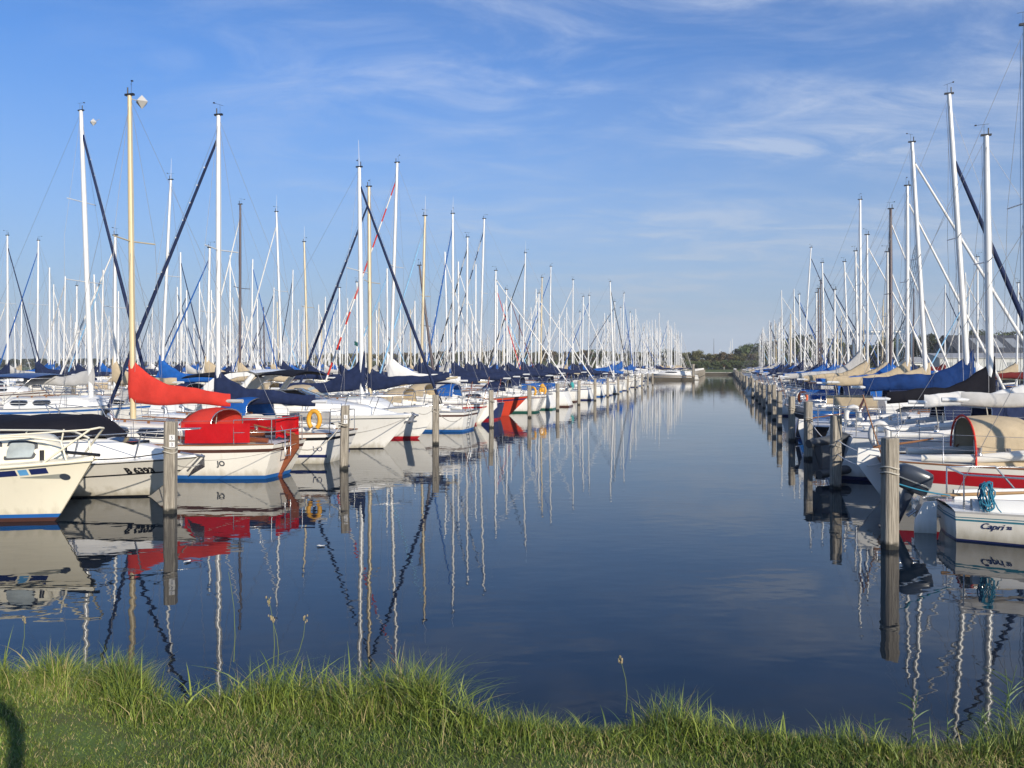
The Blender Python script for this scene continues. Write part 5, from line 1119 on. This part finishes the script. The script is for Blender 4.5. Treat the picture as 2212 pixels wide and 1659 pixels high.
hu = Hull(8.6, 3.0, 1.2, 1.0, .9, ob=1.0, os=-.2, tw=.85); loc = P(152.5, 8.9); pm_ = empty('motor_cruiser', P(157.2, 9.2), math.atan2(SA, -CA))
obj('hull', hu.hull_mesh([('a', .05, 1, 1), ('r', -.2, 0, 4), ('r', -.14, 1, 1), ('r', 0, 0, 1)], 16), [white, blk_p], pm_); obj('deck', hu.deck_mesh(nst=16), white, pm_); tb, sf, rt = trunk(hu, -3.4, 3.4, 1.2, .7, front=2.4, n=12); cb = obj('cabin', tb, white, pm_)
for sd in (1, -1): obj('window', win(sf, -.6, 1.8, .4, .8, sd), glass, cb)
bimini(pm_, -3.2, -.8, 1.2, 2.1, navy, 1.2); tag(pm_, 'white motor cruiser with navy canopy lying along the head of the far railed pier', 'motorboat')

# ------------------------------------------------------------------ jetties, piers, ropes
def jetty(s0, s1, u, wd_, z, lab):
    t0 = empty('jetty', P(s0, u), math.atan2(CA, SA)); L_ = s1 - s0
    mb = MB(); mb.box((L_ / 2, 0, z), (L_, wd_, .12)); obj('walkway', mb, dwood, t0)
    mb = MB()
    n_ = int(L_ / 7)
    for k in range(n_ + 1):
        for sd in (1, -1): mb.tube([(k * 7, sd * (wd_ / 2 + .12), -.5), (k * 7, sd * (wd_ / 2 + .12), z + .7)], .1, 6)
    obj('supports', mb, pilem, t0); tag(t0, lab, 'jetty'); return t0
jetty(4, 118, 19.9, 1.6, .55, 'long wooden jetty between the first and second rows of boats on the left')
jetty(30, 150, 53.4, 1.6, .55, 'wooden jetty between the third and fourth rows of boats on the left')
jetty(45, 165, 87.3, 1.6, .55, 'wooden jetty between the fifth and sixth rows of boats on the left')
jetty(8, 240, -12.6, 1.6, .55, 'long wooden jetty behind the first row of boats on the right')
jetty(159.5, SH, 6.8, 2.2, .95, 'railed wooden pier far down the channel on the left')
def railing(s0, u0, s1, u1, z, lab, step=2.6):
    p, q = P(s0, u0, z), P(s1, u1, z); n_ = max(2, int((q - p).length / step)); t0 = empty('pier_railing', p); d = q - p; mb = MB()
    for zz_ in (.55, 1.05): mb.tube([Vector((0, 0, zz_)), d + Vector((0, 0, zz_))], .022, 4)
    obj('rail', mb, conc, t0); mb = MB()
    for k in range(n_ + 1): c = d * (k / n_); mb.box((c.x, c.y, .5), (.07, .07, 1.1))
    obj('posts', mb, sailw, t0); tag(t0, lab, 'railing')
railing(156, 5.9, SH, 5.9, 1.0, 'pale railing along the left pier near the far quay')
railing(196, -2.6, SH, -2.6, 1.0, 'pale railing on the right pier near the far quay')
jetty(196, SH, -3.6, 2.0, .95, 'railed wooden pier far down the channel on the right')
mb = MB(); t0 = empty('jetty', P(154, 9.4), math.atan2(SA, -CA) ); mb = MB(); mb.box((0, 0, .72), (8.2, 1.5, .14)); obj('walkway', mb, dwood, t0); mb = MB(); mb.box((0, .1, .15), (8.0, 1.1, .7)); obj('float', mb, mat('quay_dark', (0, 0, 0)), t0)
tag(t0, 'wooden head of the far pier standing square across the water', 'jetty')
pile(P(154, 5.6), 3.0, 'dark tall pile at the corner of the far pier head', 'wooden mooring piles', .5)
for i in range(13):
    pile(P(36 + i * 9.5, 42.6), 1.7, ordn(i) + ' wooden pile along the second channel on the left', 'piles along the second channel', .24)
def rope(p, q, sag, lab, m=rope_m, r=.011):
    p, q = Vector(p), Vector(q); mb = MB(); mb.tube([(q - p) * (k / 12) + Vector((0, 0, -4 * sag * (k / 12) * (1 - k / 12))) for k in range(13)], r, 5)
    o = obj('mooring_rope', mb, m); o.location = p; tag(o, lab, 'rope', 'mooring ropes')
pl = [pix(a, b_) for a, b_ in LPX]; pr = [P(RS[0], -2.36), P(RS[1], -2.35), P(RS[2], -2.33)]
def up(p, z): return Vector((p.x, p.y, z))
rope(atY(203, 993, 13.9), up(pl[0], 1.12), .03, 'dark mooring rope from the cream bow to the nearest left pile', blk)
rope(atY(60, 930, 17.2), up(pl[0], 1.36), .02, 'taut dark line running past the sports boat to the nearest left pile', blk, .009)
rope(atY(430, 1003, 16.0), up(pl[0], .95), .08, 'pale rope between the sports boat bow and the nearest left pile')
rope(atY(432, 995, 16.6), atY(640, 958, 19.7), .10, 'thin line from the bow anchor across the red covered boat', rope_m, .006)
rope(atY(636, 966, 19.8), up(pl[1], 1.25), .32, 'slack pale rope from the brown rudder boat to the second left pile', rope_m, .016)
rope(atY(757, 905, 22.7), up(pl[1], 1.2), .25, 'slack white rope from the horseshoe buoy rail to the second left pile', rope_m, .014)
rope(atY(883, 900, 26.0), up(pl[1], .9), .1, 'mooring rope from the big cruiser bow to the second left pile', rope_m, .012)
rope(atY(905, 893, 26.6), up(pl[2], 1.3), .12, 'mooring rope from the big cruiser bow to the third left pile', rope_m, .012)
rope(atY(1000, 900, 33.0), up(pl[2], 1.2), .3, 'slack rope from the gold mast yacht to the third left pile', rope_m, .012)
rope(Vector(atY(2052, 1070, 12.5)), up(pr[0], 1.0), .03, 'blue rope from the stern rail coil to the nearest right pile', rope_b, .012)
rope(atY(1900, 985, 16.2), up(pr[1], 1.1), .08, 'white mooring rope from the crimson striped boat to the second right pile', fend_w, .012)
rope(atY(1905, 1000, 16.0), up(pr[1], .8), .15, 'lower white rope from the crimson striped boat to the second right pile', fend_w, .012)
rope(atY(1800, 960, 22), up(pr[2], 1.2), .12, 'white rope from the white yacht stern to the third right pile', fend_w, .012)

# ------------------------------------------------------------------ trees and hedges beyond the quay
leafA = mat('leaf_green', (.095, .125, .036), .8, var=.3, scale=.6, col2=(.055, .08, .025)); leafB = mat('leaf_olive', (.125, .12, .04), .8, var=.3, scale=.6, col2=(.08, .08, .03)); leafC = mat('leaf_dark', (.05, .068, .03), .8, var=.3, scale=.6); leafD = mat('leaf_brown', (.12, .085, .038), .8, var=.3, scale=.6); bark = mat('bark', (.10, .08, .055), .9)
def crown_mesh(name, seed, m, nl=3600, rx=2.6, rz_=2.9, base=.5, ls=.5):
    rg = np.random.default_rng(seed); nc = 26; cs = []
    for k in range(nc):
        a = rg.uniform(0, 6.283); r_ = rg.uniform(0, 1) ** .6; h_ = rg.uniform(0, 1); rr = (rx * (.55 + .45 * math.sin(math.pi * (.15 + .75 * h_)))) * r_
        cs.append((rr * math.cos(a), rr * math.sin(a), base + h_ * 2 * rz_ * .92, rg.uniform(.45, 1.05)))
    cs = np.array(cs); idx = rg.integers(0, nc, nl); d = rg.normal(size=(nl, 3)); d /= np.linalg.norm(d, axis=1)[:, None]
    c = cs[idx, :3] + d * (cs[idx, 3] * rg.uniform(.55, 1.15, nl))[:, None]; c[:, 2] = np.maximum(c[:, 2], .15)
    t1 = rg.normal(size=(nl, 3)); t1 /= np.linalg.norm(t1, axis=1)[:, None]; t2 = np.cross(t1, d + .3 * rg.normal(size=(nl, 3))); t2 /= np.linalg.norm(t2, axis=1)[:, None]
    sz = rg.uniform(.5, 1, nl)[:, None] * ls * .5
    V = np.stack([c - t1 * sz, c - t2 * sz * .7, c + t1 * sz, c + t2 * sz * .7], 1).reshape(-1, 3)
    me = bpy.data.meshes.new(name); me.vertices.add(nl * 4); me.vertices.foreach_set('co', V.ravel()); me.loops.add(nl * 4); me.loops.foreach_set('vertex_index', np.arange(nl * 4, dtype=np.int32)); me.polygons.add(nl)
    me.polygons.foreach_set('loop_start', np.arange(0, nl * 4, 4, dtype=np.int32)); me.polygons.foreach_set('loop_total', np.full(nl, 4, dtype=np.int32)); me.materials.append(m); me.update(calc_edges=True); return me
CR = {}
for i, m_ in enumerate((leafA, leafB, leafC, leafD)):
    for q in range(2): CR[(i, q)] = crown_mesh('crown', 10 * i + q, m_)
def trunk_mesh():
    mb = MB(); mb.tube([(0, 0, -.2), (.05, 0, 1.6), (.0, .05, 3.6)], [.16, .12, .05], 7)
    for a in (0, 1.3, 2.6, 3.9, 5.2): mb.tube([(0, 0, 1.2 + a * .2), (.9 * math.cos(a), .9 * math.sin(a), 2.6 + a * .25), (1.5 * math.cos(a), 1.5 * math.sin(a), 3.8 + a * .2)], [.07, .045, .02], 5)
    return mb.mesh('trunk', [bark])
TM = trunk_mesh(); ntree = {}
def tree(px, Y, topy, kind, z0=1.75, wide=1.0, lab=None, grp=None, cat='tree', name='tree'):
    h_ = HC + (HY - topy) * Y / F - z0; x = (px - CX) / F * Y; t0 = empty(name, (x, Y, z0), rnd.uniform(0, 6.28)); k = h_ / 6.9
    c = link('crown', CR[(kind, rnd.randrange(2))], t0); c.scale = (k * wide, k * wide, k); tr = link('trunk', TM, t0); tr.scale = (k, k, k)
    tag(t0, lab, cat, grp)
px = 688; i = 0; rg = random.Random(12)
while px < 1655:
    r_ = (px - CX) / F; Yq = (SH + 20) / (CA + SA * r_); top_ = 762 - 6 * rg.random() - (4 if 900 < px < 1500 else 0)
    if 1495 < px < 1512: top_ = 749
    tree(px, Yq + rg.uniform(-2, 3), top_, rg.choice([0, 1, 1, 3, 1]), wide=rg.uniform(1.0, 1.5), lab='bushy olive and brown shrub, %s from the left in the hedge beyond the far quay' % ordn(i), grp='hedge beyond the far quay', cat='bush', name='bush'); i += 1
    tree(px + 6, Yq - 6, 776 + 4 * rg.random(), 0, z0=1.6, wide=1.5, lab='low green shrub at the hedge foot, %s from the left' % ordn(i - 1), grp='low shrubs in front of the hedge', cat='bush', name='low_bush')
    px += rg.uniform(12, 17)
i = 0
for px in range(6, 690, 22):
    r_ = (px - CX) / F; Yq = (SH + 120) / (CA + SA * r_); tp = 771 + 4 * rg.random() if px < 260 else 779 + 2 * rg.random(); tree(px, Yq, tp, 2, wide=2.2, lab='grey-green far tree, %s from the left on the horizon' % ordn(i), grp='far trees on the left horizon'); i += 1
i = 0
for (px, topy, Yq, kd) in [(1598, 750, 300, 2), (1608, 746, 300, 0), (1620, 741, 310, 2), (1630, 740, 300, 0), (1642, 737, 315, 2), (1652, 736, 300, 2), (1664, 733, 320, 2), (1675, 732, 305, 0), (1687, 728, 320, 2), (1698, 727, 305, 2), (1709, 723, 325, 2), (1719, 722, 300, 0), (1730, 718, 300, 2), (1748, 727, 300, 0), (1768, 731, 280, 0), (1790, 726, 280, 2), (1812, 733, 270, 0), (1832, 730, 260, 0), (1852, 735, 250, 1), (1870, 737, 250, 0), (1895, 731, 240, 2), (1918, 727, 235, 0), (1940, 735, 230, 0), (1962, 738, 225, 2), (1985, 722, 215, 0), (2012, 716, 210, 2), (2040, 728, 205, 0), (2066, 722, 230, 2), (2092, 712, 235, 2), (2120, 706, 240, 2), (2150, 715, 240, 0), (2180, 712, 245, 2), (2210, 708, 250, 2)]:
    tree(px, Yq, topy, kd, z0=1.3, wide=rg.uniform(.9, 1.25), lab='dark leafy tree behind the right hand masts, %s from the left' % ordn(i), grp='trees behind the right hand masts'); i += 1
    if px < 1860: tree(px + 8, Yq - 14, 764 + 6 * rg.random(), rg.choice([0, 1, 0]), z0=1.5, wide=1.5, lab='green shrub below the dark trees, %s from the left' % ordn(i - 1), grp='shrubs below the right hand trees', cat='bush', name='bush')

# ------------------------------------------------------------------ far shore things
def car(px, Y, z, col, lab):
    x = (px - CX) / F * Y; t0 = empty('parked_car', (x, Y, z), R(8)); mb = MB(); rows = []
    for (y, w_, z0, z1) in ((-2.1, .72, .35, .75), (-1.9, .84, .25, .85), (-.9, .88, .22, .95), (1.2, .88, .22, .98), (2.0, .84, .3, .9), (2.1, .75, .4, .8)): rows.append([(-w_, y, z0), (-w_, y, z1), (w_, y, z1), (w_, y, z0)])
    mb.grid(rows, smooth=False, closed=True); mb.add(rows[0], [(0, 1, 2, 3)]); mb.add(rows[-1], [(3, 2, 1, 0)]); obj('body', mb, col, t0)
    mb = MB(); rows = [[(-.82 , y0, .9), (-.62, y1, 1.42), (.62, y1, 1.42), (.82, y0, .9)] for y0, y1 in ((-1.1, -.45), (1.7, 1.2))]; mb.grid(rows, smooth=False); mb.add(rows[0], [(0, 1, 2, 3)]); mb.add(rows[1], [(3, 2, 1, 0)]); obj('glasshouse', mb, glass, t0)
    for sx in (-1, 1):
        for yy in (-1.35, 1.35): mb = MB(); mb.tube([(sx * .72, yy, .3), (sx * .9, yy, .3)], .3, 12); obj('wheel', mb, blk, t0)
        mb = MB(); mb.box((sx * .6, -2.09, .66), (.25, .06, .14)); obj('headlight', mb, sailw, t0)
    tag(t0, lab, 'car', 'cars parked beyond the far quay')
car(1592.5, 262, 1.7, mat('car_dark_blue', (.02, .04, .08), .3), 'dark car parked on the grass beyond the far quay'); car(1607, 264, 1.7, mat('car_silver', (.4, .42, .43), .3, metal=.3), 'silver car parked beside the dark car beyond the far quay')
t0 = empty('lifebuoy_stand', atY(1564, 800, 250)); mb = MB(); mb.tube([(0, 0, -.3), (0, 0, 1.4)], .07, 6); obj('post', mb, sailw, t0); mb = MB(); mb.tube([(.36 * math.cos(a), -.1, 1.65 + .4 * math.sin(a)) for a in [2 * math.pi * q / 14 for q in range(15)]], .13, 6); mb.box((0, 0, 1.65), (.8, .06, .9)); obj('ring', mb, orange, t0); tag(t0, 'orange lifebuoy on a white post on the lawn beyond the far quay', 'lifebuoy')
for i, px in enumerate((1530, 1534.5, 1539, 1542, 1545.5)):
    mb = MB(); mb.tube([(0, 0, -.2), (0, 0, .85), (0, 0, .9)], [.09, .09, .04], 6); o = obj('bollard', mb, sailw); o.location = atY(px, 797.5, 254); tag(o, 'small white bollard on the far lawn, %s of five' % ['first', 'second', 'third', 'fourth', 'fifth'][i], 'bollard', 'white bollards on the far lawn')
mb = MB(); mb.tube([(0, 0, 0), (0, 0, 11)], [.16, .05], 5); mb.box((.7, 0, 5.2), (1.6, .05, .4)); o = obj('radio_mast', mb, dark_m); o.location = (*atY(1542, 790, 300).xy, 1.75); tag(o, 'thin dark radio mast rising above the hedge beyond the quay', 'mast')
for i, (px, ty) in enumerate(((1578, 738), (1582, 733), (1575, 752), (1555, 755), (1627, 752), (1604, 758), (1650, 758))):
    mb = MB(); Yq = 480; x = (px - CX) / F * Yq; h_ = HC + (HY - ty) * Yq / F - 1.7; mb.tube([(0, 0, 0), (0, 0, h_)], [.22, .14], 6); mb.tube([(-1.2, 0, h_ * .55), (1.2, 0, h_ * .55)], .08, 4); hu = Hull(9, 3, 1.2, 1, 1, ob=1); t0 = empty('distant_yacht', (x, Yq, 2.1)); obj('mast', mb, alu, t0); obj('hull', hu.hull_mesh([('a', 0, 0, 1), ('r', 0, 0, 3)], 8), white, t0)
    tag(t0, 'distant yacht of which only the mast tip shows above the hedge, %s' % ['left of the pair', 'tallest', 'beside the pair', 'furthest left', 'third from right', 'second from right', 'furthest right'][i], 'sailboat', 'distant yachts beyond the hedge')
# long pale roof beyond the left masts, sheds on the right
def shed(px0, px1, Y, z0, hw, hr, dep, wm_, rm, lab, door=None, name='shed'):
    x0, x1 = (px0 - CX) / F * Y, (px1 - CX) / F * Y; t0 = empty(name, ((x0 + x1) / 2, Y, z0)); w_ = (x1 - x0) / 2; mb = MB()
    mb.add([(-w_, 0, 0), (w_, 0, 0), (w_, dep, 0), (-w_, dep, 0), (-w_, 0, hw), (w_, 0, hw), (w_, dep, hw), (-w_, dep, hw)], [(0, 1, 5, 4), (1, 2, 6, 5), (2, 3, 7, 6), (3, 0, 4, 7)])
    mb.add([(-w_, 0, hw), (-w_, dep, hw), (-w_, dep / 2, hw + hr)], [(0, 1, 2)]); mb.add([(w_, 0, hw), (w_, dep, hw), (w_, dep / 2, hw + hr)], [(2, 1, 0)]); obj('wall', mb, wm_, t0)
    e = .3; mb = MB(); mb.add([(-w_ - e, -e, hw - .05), (w_ + e, -e, hw - .05), (w_ + e, dep / 2, hw + hr + .1), (-w_ - e, dep / 2, hw + hr + .1), (-w_ - e, dep + e, hw - .05), (w_ + e, dep + e, hw - .05)], [(0, 1, 2, 3), (3, 2, 5, 4)])
    mb.add([(-w_ - e, -e, hw - .22), (w_ + e, -e, hw - .22), (w_ + e, -e, hw - .05), (-w_ - e, -e, hw - .05)], [(0, 1, 2, 3)]); obj('roof', mb, rm, t0)
    n_ = max(1, int(w_ * 2 / 4))
    for k in range(n_):
        xx = -w_ + (k + .5) * 2 * w_ / n_; mb = MB(); mb.box((xx, -.03, hw * .55), (1.2, .08, .9)); obj('window' if (k % 3 or not door) else 'door', mb, glass if k % 3 or not door else mat('door_grey', (.25, .27, .28), .6), t0)
    tag(t0, lab, 'building'); return t0
greyw = mat('sheet_wall', (.46, .47, .46), .6, var=.08, stretch=(6, 1, .2)); darkr = mat('roof_dark', (.05, .055, .065), .6); whitew = mat('white_wall', (.74, .73, .68), .7, var=.05)
shed(2030, 2290, 172, 1.15, 3.3, .9, 9, greyw, mat('roof_grey', (.33, .34, .35), .6), 'long low grey shed behind the masts at the right edge', True)
t0 = shed(2072, 2300, 192, 1.3, 4.6, 4.2, 14, darkr, darkr, 'tall dark building with pale roof lights behind the grey shed at the right')
mb = MB()
for k in range(5): mb.add([(-7 + k * 4.2, 1.6 + .0, 5.75), (-4.6 + k * 4.2, 1.6, 5.75), (-4.6 + k * 4.2, 5.6, 8.1), (-7 + k * 4.2, 5.6, 8.1)], [(0, 1, 2, 3)])
obj('roof_light', mb, mat('skylight', (.26, .28, .30), .4), t0)
shed(1966, 1996, 150, 1.15, 2.2, .9, 4, whitew, mat('roof_grey', (0, 0, 0)), 'small white hut with a grey roof standing before the trees', name='hut')
shed(1716, 1800, 262, 1.6, 1.5, .5, 5, whitew, mat('roof_grey', (0, 0, 0)), 'low white building glimpsed between the right hand masts')
shed(1310, 1440, 258, 1.5, 2.2, .5, 6, whitew, whitew, 'low white building glimpsed behind the last masts of the left row')
# lattice crane and boat hoist
cx0 = atY(1941, 712, 205); cx1 = atY(1984, 514, 205); gnd = 1.2; crn = mat('crane_blue', (.06, .12, .20), .5)
t0 = empty('crane', (cx0.x, 205, gnd)); d = cx1 - Vector((cx0.x, 205, 4.0)); mb = MB()
for k in range(4):
    ox, oy = ((-.6, -.6), (.6, -.6), (.6, .6), (-.6, .6))[k]; mb.tube([(ox * .6, oy, 2.8), (ox + d.x * .1, oy, 2.8 + d.z * .1), (ox * .8 + d.x * .9, oy * .8, 2.8 + d.z * .9), (d.x, 0, 2.8 + d.z)], .09, 4)
for k in range(26):
    f0, f1 = .1 + .8 * k / 26, .1 + .8 * (k + 1) / 26; sg = 1 if k % 2 else -1
    for oy in (-.6, .6): mb.tube([(d.x * f0 - sg * .55, oy * .9, 2.8 + d.z * f0), (d.x * f1 + sg * .55, oy * .9, 2.8 + d.z * f1)], .05, 3)
obj('boom', mb, crn, t0); mb = MB(); mb.box((0, 0, 1.9), (3.2, 5, 2.0)); mb.box((-.3, 0, .5), (3.6, 5.4, 1.0)); obj('cab', mb, crn, t0); mb = MB(); mb.tube([(d.x, 0, 2.8 + d.z), (d.x + .3, 0, 6)], .05, 3); mb.tube([(d.x, 0, 2.8 + d.z), (-3.5, 0, 7), (-1.5, 0, 2.8)], .05, 3); obj('cable', mb, wire, t0)
tag(t0, 'tall lattice boom crane rising behind the right hand masts', 'crane')
Yq = 185; xa, xb = (1838 - CX) / F * Yq, (1975 - CX) / F * Yq; t0 = empty('boat_hoist', ((xa + xb) / 2, Yq, 1.15)); w_ = (xb - xa) / 2; zt = HC + (HY - 717) * Yq / F - 1.15; mb = MB(); bm_ = mat('hoist_blue', (.03, .10, .20), .5)
for y in (0, 7): mb.box((0, y, zt), (2 * w_, .5, .7))
obj('beam', mb, bm_, t0); mb = MB()
for xx in (-w_ + .6, w_ - .6):
    mb = MB()
    for y in (0, 7): mb.box((xx, y, zt / 2 - .4), (.5, .5, zt + .05))
    mb.box((xx, 3.5, 1.2), (.4, 6.4, .5)); obj('leg', mb, bm_, t0)
mb = MB()
for k in range(9): mb.box((-w_ * .35 + k * .8, -.28, zt + .05), (.45, .04, .35))
obj('lettering', mb, sailw, t0); tag(t0, 'blue boat hoist frame with white lettering behind the right hand masts', 'hoist')
for (px, u_, lab) in ((1898, -12.6, 'dark round pile with white conical cap, the further of two'), (2023, -12.6, 'dark round pile with white conical cap, the nearer of two')):
    s_ = s_of(px, u_); t0 = empty('capped_pile', P(s_, u_)); mb = MB(); mb.tube([(0, 0, -.5), (0, 0, 2.0)], .3, 14); obj('post', mb, dark_m, t0); mb = MB(); mb.tube([(0, 0, 2.0), (0, 0, 2.08), (0, 0, 2.42)], [.36, .36, .03], 14); obj('cap', mb, sailw, t0); tag(t0, lab, 'mooring pile', 'white capped piles on the right')

# ------------------------------------------------------------------ haze
mb = MB(); mb.box((300, 1000, 58.5), (8600, 4200, 124)); hz = obj('haze', mb, grassfar); hm_ = bpy.data.materials.new('haze_air'); hm_.use_nodes = True; t = hm_.node_tree; t.nodes.clear()
o_ = N(t, 'ShaderNodeOutputMaterial'); v_ = N(t, 'ShaderNodeVolumePrincipled'); v_.inputs['Color'].default_value = (.93, .95, .98, 1); v_.inputs['Density'].default_value = .0003; v_.inputs['Anisotropy'].default_value = 0.0; Lk(t, v_.outputs[0], o_.inputs['Volume'])
hz.data.materials.clear(); hz.data.materials.append(hm_); tag(hz, 'thin pale haze lying over the harbour', 'haze', kind='stuff')

for i, (px, py, lab) in enumerate(((693, 1181, 'pale leaf floating on the water below the navy striped yacht'), (405, 1215, 'small white feather floating beside the nearest left pile'))):
    mb = MB(); mb.grid([[(-.05 + .025 * a, (b_ - 1) * .028 * math.sin(math.pi * (a + .4) / 4.8), .004 + .012 * abs(b_ - 1) + .004 * math.sin(a * 2)) for b_ in range(3)] for a in range(5)]); o = obj('floating_leaf', mb, [sailw, sailw, teak, tan_c, teak][i]); o.location = pix(px, py); o.rotation_euler = (0, 0, i * 1.1); o.scale = (1.2, 1.2, 1.2); tag(o, lab, 'leaf', 'leaves floating on the water')
